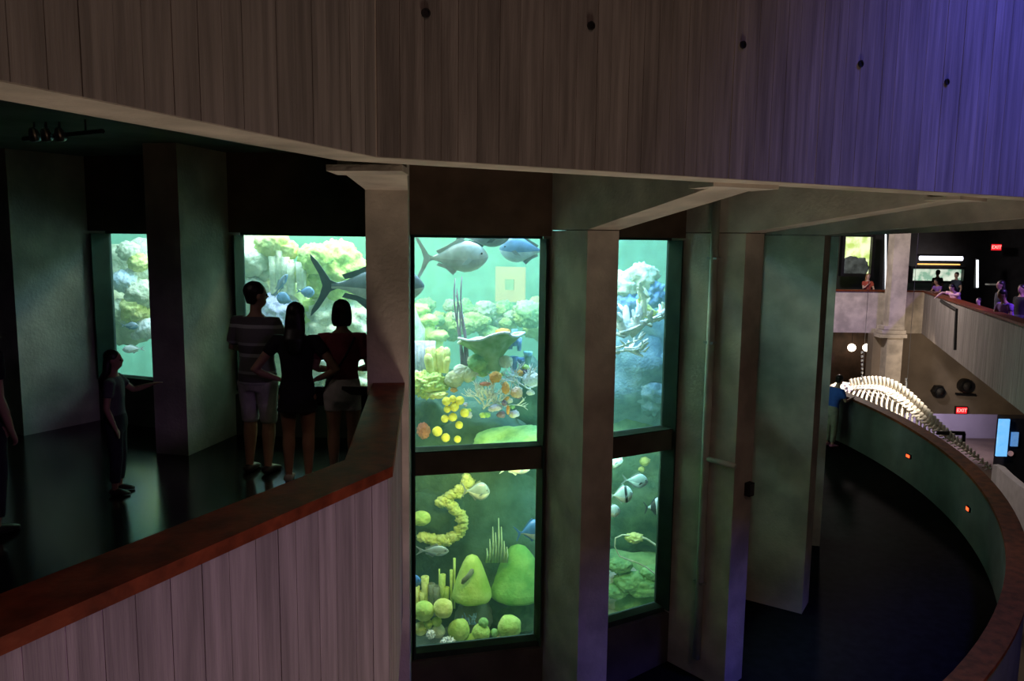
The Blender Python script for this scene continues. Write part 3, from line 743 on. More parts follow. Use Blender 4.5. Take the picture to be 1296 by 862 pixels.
# added glowing square standing in for a warm reflection in the glass
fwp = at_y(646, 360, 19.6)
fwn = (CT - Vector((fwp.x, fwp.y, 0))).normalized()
fw = empty('reflection_glow', fwp); tag(fw, 'warm glowing square standing in for a reflection in the tank glass', 'reflection')
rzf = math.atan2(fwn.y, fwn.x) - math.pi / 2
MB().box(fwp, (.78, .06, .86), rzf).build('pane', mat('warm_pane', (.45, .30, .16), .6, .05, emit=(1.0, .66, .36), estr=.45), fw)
MB().box(fwp + fwn * .05, (.22, .06, .26), rzf).build('panel', mat('reflection_middle', (.5, .5, .3), .7, .1), fw)

# ------------------------------------------------------------------ fish
def fish(x0, y0, x1, y1, Y, hgt, cols, label, name='fish', group=None, fork=.8, wid=.42, yaw=0.0, dorsal=.5, bars=None, fin_m=None):
    """tail tip pixel -> snout pixel, body height as a fraction of the length; a laterally flattened body with its fins and eyes"""
    p0, p1 = at_y(x0, y0, Y), at_y(x1, y1, Y)
    L = (p1 - p0).length; ax = (p1 - p0).normalized()
    if yaw: ax = Matrix.Rotation(R(yaw), 3, 'Z') @ ax
    up = Vector((0, 0, 1)); up = (up - ax * up.dot(ax)).normalized(); sd = ax.cross(up)
    root = empty(name, p0); tag(root, label, 'fish', group)
    def W(u, v, w=0): return p0 + ax * (u * L) + up * (v * L) + sd * (w * L)
    prof = [(.18, .050), (.24, .058), (.32, .14), (.42, .27), (.54, .42), (.66, .50), (.76, .48), (.85, .40), (.92, .29), (.97, .16), (1.0, .04)]
    n = 14; v = []; f = []
    for u, h in prof:
        hh = h * hgt if u > .28 else max(h * hgt, .028); cz = .015 * math.sin((u - .2) * 3)
        for j in range(n):
            a = 2 * math.pi * j / n
            sx = math.cos(a); sy = math.sin(a)
            v.append(W(u, cz + sx * hh * (1 if sx > 0 else 1.02), sy * hh * wid * (1 - .25 * sx)))
    f = [[i * n + j, i * n + (j + 1) % n, (i + 1) * n + (j + 1) % n, (i + 1) * n + j] for i in range(len(prof) - 1) for j in range(n)]
    f += [list(range(n - 1, -1, -1)), [(len(prof) - 1) * n + j for j in range(n)]]
    b = MB(); b.add(v, f)
    top, bot = cols
    # countershaded skin: dorsal colour on upper faces, belly colour on lower faces
    b.m = []
    for i in range(len(prof) - 1):
        for j in range(n):
            aj = 2 * math.pi * (j + .5) / n
            mi = 0 if math.cos(aj) > -.15 else 1
            if bars and i in bars: mi = 2
            b.m.append(mi)
    b.m += [0, 0]
    mats = [top, bot] + ([BLACK_F] if bars else [])
    b.build('body', mats, root, smooth=True)
    fm = fin_m or top
    def fin(name_, pts, th=.006):
        k = len(pts); vv = [W(u, q, th) for u, q in pts] + [W(u, q, -th) for u, q in pts]
        ff = [list(range(k)), list(range(2 * k - 1, k - 1, -1))] + [[i, k + i, k + (i + 1) % k, (i + 1) % k] for i in range(k)]
        MB().add(vv, ff).build(name_, fm, root)
    s = hgt * .62 * fork
    fin('tail_fin', [(.24, .022), (.17, .05), (.06, s * .75), (-.01, s), (.0, s * .8), (.07, s * .35), (.10, 0), (.07, -s * .35), (.0, -s * .8), (-.01, -s), (.06, -s * .75), (.17, -.05), (.24, -.022)])
    hb = hgt * .5
    fin('dorsal_fin', [(.70, hb * .90), (.64, hb + .13 * dorsal), (.56, hb * .92 + .10 * dorsal), (.42, hb * .62 + .07 * dorsal), (.27, .10), (.30, .06), (.45, hb * .50), (.60, hb * .8)])
    fin('anal_fin', [(.56, -hb * .84), (.50, -hb * .84 - .12 * dorsal), (.40, -hb * .5 - .08 * dorsal), (.27, -.10), (.30, -.06), (.45, -hb * .5)])
    for sgn in (1, -1):
        w0 = hgt * .5 * wid * .95 * sgn
        vv = [W(.78, -.02, w0), W(.70, .0, w0 * 1.5), (W(.60, -.10, w0 * 1.9)), W(.70, -.09, w0 * 1.4)]
        MB().add(vv + [q + sd * (.006 * L) for q in vv], [[0, 1, 2, 3], [7, 6, 5, 4], [0, 4, 5, 1], [1, 5, 6, 2], [2, 6, 7, 3], [3, 7, 4, 0]]).build('pectoral_fin', fm, root)
        e = W(.90, .05 * hgt / .4, sgn * hgt * .30 * wid)
        MB().blob(e, .012 * L + .003, 2, 0).build('eye', EYE, root, smooth=True)
    return root
def skin(name, c, rough=.35): return mat(name, c, rough, .10, 8.0, spec=.6)
SILV = skin('fish_silver', (.62, .66, .66)); SILB = skin('fish_belly', (.80, .84, .82)); GREYB = skin('fish_grey', (.20, .24, .27))
BLUF = skin('fish_blue', (.16, .30, .52)); DKF = skin('fish_dark', (.06, .08, .11)); BLUS = skin('fish_slate', (.24, .31, .38)); PALEB = skin('fish_pale_blue', (.52, .64, .76))
ELEC = skin('fish_electric_blue', (.06, .20, .60)); YELF = skin('fish_yellow_green', (.5, .6, .2)); EYE = mat('fish_eye', (.01, .01, .01), .2, 0.0); BLACK_F = skin('fish_bar', (.04, .05, .07))
fish(394, 361, 537, 364, 9.55, .36, (GREYB, SILV), 'big dark-tailed grey fish passing behind the corner pier', fork=1.25, fin_m=DKF)
fish(527, 327, 619, 326, 9.7, .43, (SILB, SILV), 'big silver fish just under the top of the pane', fork=1.2, yaw=10, fin_m=SILV)
fish(572, 299, 645, 301, 9.9, .36, (DKF, GREYB), 'dark-bellied fish cut off by the top of the pane', fin_m=DKF)
fish(700, 318, 632, 316, 10.2, .48, (BLUF, PALEB), 'blue-backed fish at the upper right pane corner', fin_m=GREYB)
fish(346, 376, 364, 347, 10.2, .24, (BLUS, BLUF), 'slim grey-blue fish swimming steeply upward by the coral wall', fork=.5)
fish(374, 384, 350, 374, 10.2, .62, (BLUF, BLUF), 'oval blue fish above the long-haired woman', fork=.4, dorsal=.3)
fish(375, 368, 398, 371, 10.15, .62, (BLUF, BLUF), 'oval blue fish close to the dark forked tail', fork=.4, dorsal=.3)
fish(153, 412, 175, 413, 10.8, .44, (BLUS, BLUF), 'slate blue fish in front of the cream coral in the narrow window', fork=.5)
fish(183, 441, 155, 443, 10.8, .36, (SILB, SILB), 'pale white fish low in the narrow window', fork=.5)
fish(584, 621, 620, 623, 9.75, .66, (BLUS, SILV), 'deep-bodied grey-blue fish in front of the yellow ledge', fork=.7, fin_m=GREYB)
fish(632, 594, 672, 592, 9.7, .42, (PALEB, SILB), 'silver fish half hidden by the transom', fork=.6)
fish(527, 697, 568, 698, 9.6, .34, (BLUS, PALEB), 'slim blue-grey fish below the yellow ledge', fork=.7)
fish(652, 676, 690, 669, 9.7, .72, (ELEC, PALEB), 'vivid blue fish with a white tail at the right pane edge', fork=.6, fin_m=ELEC)
fish(505, 737, 533, 735, 9.45, .6, (ELEC, BLUF), 'dark blue fish peeking in at the lower left pane edge', fork=.5)
fish(760, 580, 788, 585, 10.0, .74, (PALEB, SILB), 'pale blue fish half hidden by the pier, uppermost of its group', fork=.5)
fish(787, 607, 820, 610, 10.1, .56, (BLUS, PALEB), 'dark slate fish facing right in the middle of the lower right-hand pane', fork=.6, fin_m=GREYB)
fish(770, 628, 801, 625, 9.95, .74, (PALEB, SILB), 'pale blue fish with faint dark bars under the slate fish', fork=.6, bars=(5,))
fish(762, 649, 785, 646, 10.0, .72, (PALEB, SILB), 'small pale blue fish half hidden by the pier, lowest of its group', fork=.5)
fish(815, 643, 842, 640, 10.5, .86, (PALEB, SILV), 'pale barred fish with a dark tail at the right pane edge', fork=.6, bars=(2, 3), fin_m=DKF)

# ------------------------------------------------------------------ people
def remeshed(b, voxel, smooth_it=4, name='tmp'):
    """fuse overlapping limbs into one continuous skin"""
    o = bpy.data.objects.new(name, b.mesh(name, [])); C.objects.link(o)
    m = o.modifiers.new('r', 'REMESH'); m.mode = 'VOXEL'; m.voxel_size = voxel
    if smooth_it:
        s = o.modifiers.new('s', 'SMOOTH'); s.factor = .5; s.iterations = smooth_it
    dg = bpy.context.evaluated_depsgraph_get(); dg.update()
    me = bpy.data.meshes.new_from_object(o.evaluated_get(dg))
    old = o.data; bpy.data.objects.remove(o); bpy.data.meshes.remove(old)
    me.polygons.foreach_set('use_smooth', [True] * len(me.polygons))
    return me
def stripes(name, cols, period, phase=0.0):
    m = bpy.data.materials.new(name); m.use_nodes = True; nt = m.node_tree; b = nt.nodes['Principled BSDF']; b.inputs['Roughness'].default_value = .85
    g = nt.nodes.new('ShaderNodeTexCoord'); sp = nt.nodes.new('ShaderNodeSeparateXYZ'); nt.links.new(g.outputs['Object'], sp.inputs[0])
    a = nt.nodes.new('ShaderNodeMath'); a.operation = 'MULTIPLY_ADD'; a.inputs[1].default_value = 1 / period; a.inputs[2].default_value = phase
    nt.links.new(sp.outputs[2], a.inputs[0])
    fr_ = nt.nodes.new('ShaderNodeMath'); fr_.operation = 'FRACT'; nt.links.new(a.outputs[0], fr_.inputs[0])
    rp = nt.nodes.new('ShaderNodeValToRGB'); rp.color_ramp.interpolation = 'CONSTANT'
    els = rp.color_ramp.elements
    els[0].position = 0; els[0].color = (*cols[0][1], 1); els[1].position = cols[1][0]; els[1].color = (*cols[1][1], 1)
    for p_, c_ in cols[2:]:
        e = els.new(p_); e.color = (*c_, 1)
    nt.links.new(fr_.outputs[0], rp.inputs[0]); nt.links.new(rp.outputs[0], b.inputs['Base Color'])
    return m
SKIN = mat('skin', (.42, .24, .16), .6, .06, 5); SKIN2 = mat('skin_light', (.62, .42, .33), .6, .06, 5)
HAIRD = mat('hair_dark', (.012, .009, .008), .45, .2, 10, stretch=(6, 6, .5)); HAIRB = mat('hair_blond', (.45, .27, .12), .5, .2, 10, stretch=(6, 6, .5))
def cloth(name, c): return mat('cloth_' + name, c, .9, .10, 9.0, .2, 60)

def person(loc, rz, H, label, top, bottom, shoes, hair, hair_m, skin_m=None, arms=None, legs=None, sleeve=.55, leg_len=.5, voxel=.012, lean=0.0, head_turn=0.0, twist=0.0, skirt=False, group=None, extras=None, simple=False, fit=1.0):
    """arms: {'L': (elbow, wrist), 'R': ...} in body heights, x to the person's right, y forward; lean bends the trunk forward at the hip (degrees)"""
    skin_m = skin_m or SKIN
    root = empty('person', loc, rz); tag(root, label, 'person', group)
    LM = Matrix.Rotation(R(-lean), 3, 'X')
    hip = Vector((0, 0, .50))
    def up_(p):                      # upper body points follow the lean
        p = Vector(p); return hip + LM @ (p - hip)
    arms = arms or {}
    dflt = {'R': ((.135, -.02, .62), (.130, .03, .47)), 'L': ((-.135, -.02, .62), (-.130, .03, .47))}
    A = {}
    for s, sg in (('R', 1), ('L', -1)):
        e, w = arms.get(s, dflt[s]); sh = up_((sg * .100, -.004, .795))
        A[s] = (sh, Vector(e) if s in arms else up_(e), Vector(w) if s in arms else up_(w), sg)
    legs = legs or {}
    G = {}
    for s, sg in (('R', 1), ('L', -1)):
        k, a = legs.get(s, ((sg * .054, .008, .275), (sg * .054, -.012, .042))); G[s] = (Vector((sg * .050, 0, .48)), Vector(k), Vector(a), sg)
    HT = Matrix.Rotation(R(head_turn), 3, 'Z')
    hc = up_((0, .008, .930)); Mh = LM @ HT
    def hd(p): return hc + Mh @ Vector(p)
    S = lambda b: [tuple(Vector(q) * H for q in [v])[0] for v in b.v]
    def finish(b, name, m, par, vox, it=4, raw=False):
        b.v = [tuple(Vector(q) * H) for q in b.v]
        me = b.mesh(name, [], True) if raw else remeshed(b, vox, it, name)
        me.materials.clear(); me.materials.append(m)
        o = bpy.data.objects.new(name, me); C.objects.link(o); o.parent = par
        return o
    # --- body
    b = MB(); T = [(.45, .070, .055), (.49, .088, .064), (.54, .086, .060), (.60, .072, .050), (.66, .078, .054), (.72, .088, .058), (.775, .092, .052), (.81, .072, .042), (.838, .036, .034)]
    b.tube([up_((0, 0, z)) for z, _, _ in T], [(x, y) for _, x, y in T], 14, side=(1, 0, 0))
    b.tube([up_((0, -.006, .80)), up_((0, 0, .86)), up_((0, .006, .90))], [.034, .030, .032], 10)
    b.blob(hd((0, 0, .012)), (.043, .053, .056), 3, 0, M=Mh); b.blob(hd((0, .014, -.030)), (.033, .036, .034), 3, 0, M=Mh)
    b.tube([hd((0, .045, .022)), hd((0, .061, -.010)), hd((0, .050, -.014))], [.006, .009, .006], 8)
    b.tube([hd((-.014, .046, -.034)), hd((0, .051, -.034)), hd((.014, .046, -.034))], [.004, .006, .004], 6)
    for sg in (1, -1): b.blob(hd((sg * .045, -.004, -.002)), (.007, .013, .019), 2, 0, M=Mh)
    for s, (sh, e, w, sg) in A.items():
        m1 = sh.lerp(e, .35); m2 = e.lerp(w, .3)
        b.tube([sh - Vector((sg * .02, 0, 0)), sh, m1, e, m2, w], [.026, .031, .028, .0225, .0235, .0155], 10)
        d = (w - e).normalized(); sd = d.cross(Vector((0, 0, 1)) if abs(d.z) < .8 else Vector((0, 1, 0))).normalized(); nn = sd.cross(d)
        pal = w + d * .045
        b.tube([w, w + d * .02, pal], [(.015, .011), (.022, .011), (.021, .010)], 10, side=sd)
        if not simple:
            for i, (o_, l_) in enumerate(((-.017, .036), (-.006, .043), (.006, .040), (.016, .031))):
                p0 = pal + sd * o_; p1 = p0 + d * l_ * .55 - nn * .004; p2 = p0 + d * l_ * .9 - nn * .016
                b.tube([pal + sd * o_ * .8 - d * .012, p0, p1, p2], [.0056, .0054, .005, .0042], 6)
            q0 = w + d * .015 + sd * (-sg * .018)
            b.tube([q0 - d * .006, q0 + d * .018 - sd * (sg * .014), q0 + d * .034 - sd * (sg * .018)], [.0075, .0065, .005], 6)
        else:
            b.tube([pal, pal + d * .03 - nn * .006], [(.018, .009), (.010, .006)], 8, side=sd)
    for s, (h_, k, a, sg) in G.items():
        b.tube([h_ + Vector((0, 0, .02)), h_, h_.lerp(k, .4), k, k.lerp(a, .28), k.lerp(a, .65), a, a - Vector((0, 0, .02))], [.050, .055, .047, .034, .036, .028, .020, .021], 12)
        b.tube([a + Vector((0, -.022, -.022)), a + Vector((0, .02, -.022)), a + Vector((sg * .008, .085, -.030))], [(.022, .020), (.024, .020), (.024, .011)], 10, side=(1, 0, 0))
    body = finish(b, 'body', skin_m, root, voxel)
    if not simple:
        for sg in (1, -1):
            q = MB(); q.blob(hd((sg * .018, .047, .004)), .0065, 2, 0); finish(q, 'eye', EYE, root, 0, raw=True)
    # --- top
    b = MB(); T2 = [(.475, .097, .072), (.54, .094, .069), (.60, .084, .062), (.66, .089, .065), (.72, .098, .068), (.775, .103, .061), (.808, .082, .049), (.826, .046, .042)]
    if bottom is None: T2 = [(.30, .115, .095), (.38, .110, .088)] + T2
    b.tube([up_((0, 0, z)) for z, _, _ in T2], [(x * fit, y * fit) for _, x, y in T2], 16, side=(1, 0, 0))
    for s, (sh, e, w, sg) in A.items():
        if sleeve <= 1: pts = [sh - Vector((sg * .03, 0, 0)), sh, sh.lerp(e, sleeve * .5), sh.lerp(e, sleeve)]; rad = [.032, .040, .037, .035]
        else: pts = [sh - Vector((sg * .03, 0, 0)), sh, sh.lerp(e, .5), e, e.lerp(w, (sleeve - 1) * .5), e.lerp(w, sleeve - 1)]; rad = [.032, .040, .036, .031, .028, .024]
        b.tube(pts, [r_ * fit for r_ in rad], 12)
    finish(b, 'shirt' if bottom is not None else 'dress', top, root, voxel * 1.15, 3)
    if bottom is not None:
        b = MB(); T3 = [(.44, .084, .068), (.49, .101, .078), (.545, .096, .073), (.575, .088, .067)]
        b.tube([Vector((0, 0, z)) for z, _, _ in T3], [(x, y) for _, x, y in T3], 16, side=(1, 0, 0))
        if skirt: b.tube([Vector((0, 0, z)) for z in (.50, .42, .48 - .26 * leg_len)], [(.100, .078), (.108, .085), (.118, .094)], 16, side=(1, 0, 0))
        else:
            for s, (h_, k, a, sg) in G.items():
                if leg_len <= .5: e_ = h_.lerp(k, leg_len * 2); pts = [h_ + Vector((0, 0, .02)), h_, h_.lerp(e_, .6), e_]; rad = [.055, .062, .057, .054]
                else: e_ = k.lerp(a, leg_len * 2 - 1); pts = [h_ + Vector((0, 0, .02)), h_, h_.lerp(k, .5), k, e_]; rad = [.055, .062, .052, .044, .036]
                b.tube(pts, rad, 12)
        finish(b, 'skirt' if skirt else ('shorts' if leg_len <= .55 else 'trousers'), bottom, root, voxel * 1.15, 3)
    for s, (h_, k, a, sg) in G.items():
        b = MB(); b.tube([a + Vector((0, -.034, -.026)), a + Vector((0, -.026, -.020)), a + Vector((0, .02, -.017)), a + Vector((sg * .008, .075, -.026)), a + Vector((sg * .009, .098, -.031))], [(.018, .014), (.026, .022), (.028, .024), (.028, .014), (.014, .009)], 12, side=(1, 0, 0))
        finish(b, 'shoe', shoes, root, 0, raw=True)
    # --- hair
    b = MB(); b.blob(hd((0, -.012, .026)), (.050, .055, .052), 4, .06, 4, 3, M=Mh)
    if hair == 'long':
        b.tube([hd((0, -.022, .04)), hd((0, -.034, -.02)), hd((0, -.042, -.08)), up_((0, -.068, .80)), up_((0, -.072, .745)), up_((0, -.070, .72))], [(.046, .034), (.054, .036), (.058, .032), (.058, .026), (.046, .020), (.02, .01)], 14, side=Mh @ Vector((1, 0, 0)))
    elif hair == 'bob':
        b.tube([hd((0, -.010, .03)), hd((0, -.016, -.02)), hd((0, -.020, -.05)), hd((0, -.024, -.072))], [(.052, .050), (.057, .046), (.056, .038), (.046, .024)], 14, side=Mh @ Vector((1, 0, 0)))
    elif hair == 'short':
        b.tube([hd((0, -.018, .02)), hd((0, -.026, -.02)), hd((0, -.030, -.042))], [(.049, .040), (.044, .030), (.034, .018)], 12, side=Mh @ Vector((1, 0, 0)))
    finish(b, 'hair', hair_m, root, voxel * .9, 3)
    for nm, path, rad, m, flat in (extras or []):
        b = MB(); b.tube([Vector(p) for p in path], rad, 8, flat=flat); finish(b, nm, m, root, 0, raw=True)
    return root
def stand(px, Y, z): 
    d = ray(px, 302 + (px - 648) * .0122); s = Y / d.y; return (d.x * s, Y, z)

STRIPE = stripes('shirt_stripes', [(0, (.16, .15, .16)), (.30, (.42, .42, .44)), (.42, (.10, .09, .10)), (.70, (.33, .33, .36)), (.80, (.16, .15, .16))], .26, .1)
CREAM = cloth('stone', (.42, .40, .40)); BLK = cloth('black', (.012, .011, .013)); MAR = cloth('maroon', (.32, .05, .08)); WHC = cloth('white', (.7, .68, .68)); DKJ = cloth('dark_denim', (.015, .018, .026)); JEAN = cloth('denim', (.05, .07, .11)); GRC = cloth('grey', (.09, .09, .10))
SHW = mat('shoe_pale', (.42, .40, .38), .6, .1); SHB = mat('shoe_dark', (.03, .028, .028), .5, .1)
ZL = Z_LAND + .001
person(stand(321, 7.2, ZL), R(-14), 1.76, 'man in a striped polo shirt and pale shorts watching the tank', STRIPE, CREAM, SHB, 'short', HAIRD,
       arms={'R': ((.150, .03, .655), (.03, .13, .66)), 'L': ((-.155, .02, .655), (-.03, .13, .64))}, leg_len=.52, sleeve=.8, head_turn=-38, fit=1.10)
person(stand(372, 6.95, ZL), R(4), 1.60, 'long-haired woman in black standing with both hands on her hips', BLK, BLK, SHW, 'long', HAIRD,
       arms={'R': ((.225, -.035, .63), (.105, .015, .575)), 'L': ((-.225, -.035, .63), (-.105, .015, .575))}, leg_len=.30, sleeve=.45, skirt=True)
person(stand(431, 7.05, ZL), R(10), 1.62, 'woman with bobbed hair in a maroon top and white shorts', MAR, WHC, SHB, 'bob', HAIRD,
       arms={'R': ((.150, -.01, .63), (.09, .11, .60)), 'L': ((-.150, -.02, .63), (-.07, .11, .60))}, leg_len=.22, sleeve=.7,
       extras=[('bag_strap', [(.07, -.045, .80), (.02, -.072, .70), (-.06, -.07, .58), (-.11, -.02, .50)], .006, BLK, 1.0), ('shoulder_bag', [(-.115, .0, .52), (-.12, .0, .46), (-.118, .0, .42)], [.03, .042, .03], BLK, .6)])
person(stand(134, 6.55, ZL), R(-78), 1.22, 'girl with long hair reaching towards the narrow window', GRC, DKJ, SHB, 'long', HAIRD,
       arms={'L': ((-.135, .09, .70), (-.13, .21, .735)), 'R': ((.13, -.02, .62), (.12, .03, .48))}, leg_len=.9, sleeve=.6)
person(stand(-40, 5.6, ZL), R(-20), 1.66, 'visitor in dark clothes standing in the shadow at the landing edge', BLK, DKJ, SHB, 'short', HAIRD, leg_len=.92, sleeve=.6, voxel=.016)
# angled reading panel beside the corner pier
p = Vector(stand(459, 6.75, ZL)); ip = empty('reading_panel', p, R(-10)); tag(ip, 'slanted dark reading panel with a pale edge beside the corner pier', 'sign')
def rel(b, name, m, par):
    b.v = [tuple(v) for v in b.v]; o = bpy.data.objects.new(name, b.mesh(name, m)); C.objects.link(o); o.parent = par; return o
Mp = Matrix.Rotation(R(-22), 3, 'X')
rel(MB().box((0, 0, .01), (.26, .22, .02)), 'base', BLACK, ip)
rel(MB().box((0, .03, .42), (.06, .06, .80)), 'post', BLACK, ip)
rel(MB().box((0, 0, .86), (.32, .24, .03), M=Mp), 'panel', BLACK, ip)
fm_ = MB()
for x_, y_, sx_, sy_ in ((0, -.115, .33, .012), (0, .115, .33, .012), (-.16, 0, .012, .24), (.16, 0, .012, .24)):
    fm_.box(Vector((0, 0, .86)) + Mp @ Vector((x_, y_, .018)), (sx_, sy_, .01), M=Mp)
rel(fm_, 'edge_trim', mat('trim_pale', (.7, .72, .68), .5, .05), ip)

# ------------------------------------------------------------------ fittings on the piers and the landing ceiling
d, t = fin_dir(2)
def on_d(r, z, off): q = CT + d * r - t * (PW + off); q.z = z; return q
cd = empty('conduit', on_d(6.98, -5.2, .03)); tag(cd, 'pale vertical conduit pipe strapped to a pier with a side branch', 'pipe')
PIPE = mat('conduit_paint', (.62, .64, .58), .6, .08)
MB().tube([on_d(6.98, -5.2, .035), on_d(6.98, .84, .035)], .05, 10).build('pipe', PIPE, cd, smooth=True)
MB().tube([on_d(6.98, -2.62, .035), on_d(7.10, -2.62, .035), on_d(RO + .03, -2.62, .035)], .032, 10).build('branch_pipe', PIPE, cd, smooth=True)
for z in (-4.2, -1.2, -.2):
    MB().box(on_d(6.98, z, .03), (.14, .10, .03), math.atan2(d.y, d.x)).build('strap', STEEL, cd)
q = CT + d * (RO + .04) + t * .08; q.z = -2.95
jb = empty('junction_box', q - Vector((0, 0, .08))); tag(jb, 'small dark junction box on the end of the conduit pier', 'box')
MB().box(q, (.07, .10, .16), math.atan2(d.y, d.x)).build('housing', BLACK, jb)
MB().box(q + d * .037, (.01, .08, .13), math.atan2(d.y, d.x)).build('lid', mat('lid_metal', (.10, .10, .11), .5, .1), jb)

tp0, tp1 = at_z(30, 176, Z_CEIL - .10), at_z(130, 166, Z_CEIL - .10)
tr = empty('track_light', tp0); tag(tr, 'ceiling track with three small silver spot lamps over the landing', 'light')
MB().tube([tp0, tp1], .018, 6).build('track', BLACK, tr)
MB().tube([tp0.lerp(tp1, .3), tp0.lerp(tp1, .3) + Vector((0, 0, .1))], .008, 6).build('hanger', BLACK, tr)
MB().tube([tp0.lerp(tp1, .8), tp0.lerp(tp1, .8) + Vector((0, 0, .1))], .008, 6).build('hanger', BLACK, tr)
for x in (44, 59, 76):
    p = at_z(x, 172, Z_CEIL - .14)
    s = MB().lathe([(.02, .06), (.035, .03), (.042, -.03), (.036, -.035), (.03, .0)], 12, Matrix.Rotation(R(25), 3, 'X'), p, close=False).build('spot_head', STEEL, tr, smooth=True)
    MB().tube([p + Vector((0, 0, .04)), p + Vector((0, .0, .10))], .008, 6).build('bracket', BLACK, s)
# red marker lamps on the ramp parapet
for px_, py_ in ((1151, 577), (1227, 644)):
    best = None
    for i in range(-600, 600):
        a = i / 600 * 1.2; u = Vector((math.cos(a), math.sin(a), 0)); q = CT + u * (RP - .245); 
        for zz in range(0, 12):
            z = ramp_floor(a) + .08 * zz + .05; w_ = Vector((q.x, q.y, z)); x_ = 648 + F_PX * w_.dot(RT) / w_.dot(FW); y_ = 431 - F_PX * w_.dot(UP) / w_.dot(FW)
            e_ = (x_ - px_) ** 2 + (y_ - py_) ** 2
            if best is None or e_ < best[0]: best = (e_, w_, a)
    _, w_, a = best
    ml = empty('marker_light', w_); tag(ml, 'tiny red marker lamp low on the curved ramp parapet', 'light', 'red marker lamps on the ramp')
    MB().box(w_, (.05, .16, .08), a).build('housing', BLACK, ml)
    MB().box(w_ - Vector((math.cos(a), math.sin(a), 0)) * .028, (.012, .11, .05), a).build('lens', mat('red_lens', (.5, .03, .01), .4, 0, emit=(1, .08, .02), estr=3.0), ml)

# ------------------------------------------------------------------ the great hall beyond
HW = mat('hall_wall', (.30, .25, .20), .85, .10, .8, .2, 10)
struct(MB().prism([(-30, -6), (45, -6), (45, 48), (-30, 48)], Z_HALL - .3, Z_HALL).build('floor_hall', mat('hall_floor', (.16, .12, .08), .5, .15, .6)), 'brown floor of the great hall far below')
struct(MB().prism([(-30, 47), (45, 47), (45, 47.5), (-30, 47.5)], Z_HALL, 7).build('wall_back', DARKC), 'dark end wall of the great hall')
struct(MB().prism([(44.5, -6), (45, -6), (45, 48), (44.5, 48)], Z_HALL, 7).build('wall_right', DARKC), 'dark side wall of the great hall')
struct(MB().prism([(8, 24), (45, 24), (45, 48), (8, 48)], 3.2, 3.5).build('ceiling_hall', BLACK), 'black ceiling of the great hall')
GL, GR = Vector((16.7, 32.4, 0)), Vector((10.3, 16.05, 0))           # gallery parapet, far corner and near end
dG = (GR - GL).normalized(); nG = Vector((-dG.y, dG.x, 0)); nG = nG if nG.x > 0 else -nG
LG = (GR - GL).length + 2.5
GE = GL + dG * LG
def g_cap(t): return -1.90 + .34 * t / 17.56
def g_bot(t): return -3.62 + .34 * t / 17.56
gp = MB().prism([(v.x, v.y) for v in (GL, GE, GE + nG * .25, GL + nG * .25)], [g_bot(0), g_bot(LG)] + [g_bot(LG), g_bot(0)], [g_cap(0) - .06, g_cap(LG) - .06, g_cap(LG) - .06, g_cap(0) - .06]).build('wall_gallery', CONC)
struct(gp, 'board-marked concrete parapet of the gallery across the hall')
rg_ = random.Random(5)
boards(gp, GL, dG, nG, LG - .1, 0, lambda t: g_cap(t) - .065, .28, .42, rg_, zbot=g_bot)
o = MB().prism([(v.x, v.y) for v in (GL - nG * .05, GE - nG * .05, GE + nG * .3, GL + nG * .3)], [g_cap(0) - .06, g_cap(LG) - .06, g_cap(LG) - .06, g_cap(0) - .06], [g_cap(0), g_cap(LG), g_cap(LG), g_cap(0)]).build('handrail', WOOD)
tag(o, 'orange-brown wooden rail along the sloping gallery parapet across the hall', 'handrail')
gf = [GL + nG * .2, GE + nG * .2, GE + nG * 9, GL + nG * 9 + Vector((0, 6, 0)), Vector((8, 39, 0)), Vector((8, 32.6, 0))]
struct(MB().prism([(v.x, v.y) for v in gf], -3.3, -2.98).build('floor_gallery', RAMPF), 'dark floor of the gallery across the hall')
# band wall left of the column
gb = MB().prism([(9.0, 32.2), (16.72, 32.2), (16.72, 32.45), (9.0, 32.45)], -3.62, -1.94).build('wall_gallery_end', CONC); struct(gb, 'pale concrete parapet band under the visitor by the lit tank')
o = MB().prism([(9.0, 32.12), (16.72, 32.12), (16.72, 32.5), (9.0, 32.5)], -1.94, -1.88).build('handrail', WOOD); tag(o, 'brown wooden rail on the pale band across the hall', 'handrail')
# column with stepped capital
pc0 = at_y(1130, 420, 31.4); colm = empty('concrete_column', (pc0.x, 31.4, Z_HALL)); struct(colm, 'tall pale concrete column with a stepped collar in the hall')
MB().box((pc0.x, 31.4, (Z_HALL + 3.2) / 2), (.62, .5, 3.2 - Z_HALL)).build('shaft', CONC, colm)
for z, w_ in ((-3.30, .80), (-3.46, .95), (-3.62, 1.05)): MB().box((pc0.x - .1, 31.4, z), (w_, .62, .14)).build('collar', CONC, colm)
MB().box((pc0.x - .47, 31.9, (Z_HALL - 3.62) / 2), (.34, .5, -3.62 - Z_HALL)).build('pilaster', HW, colm)
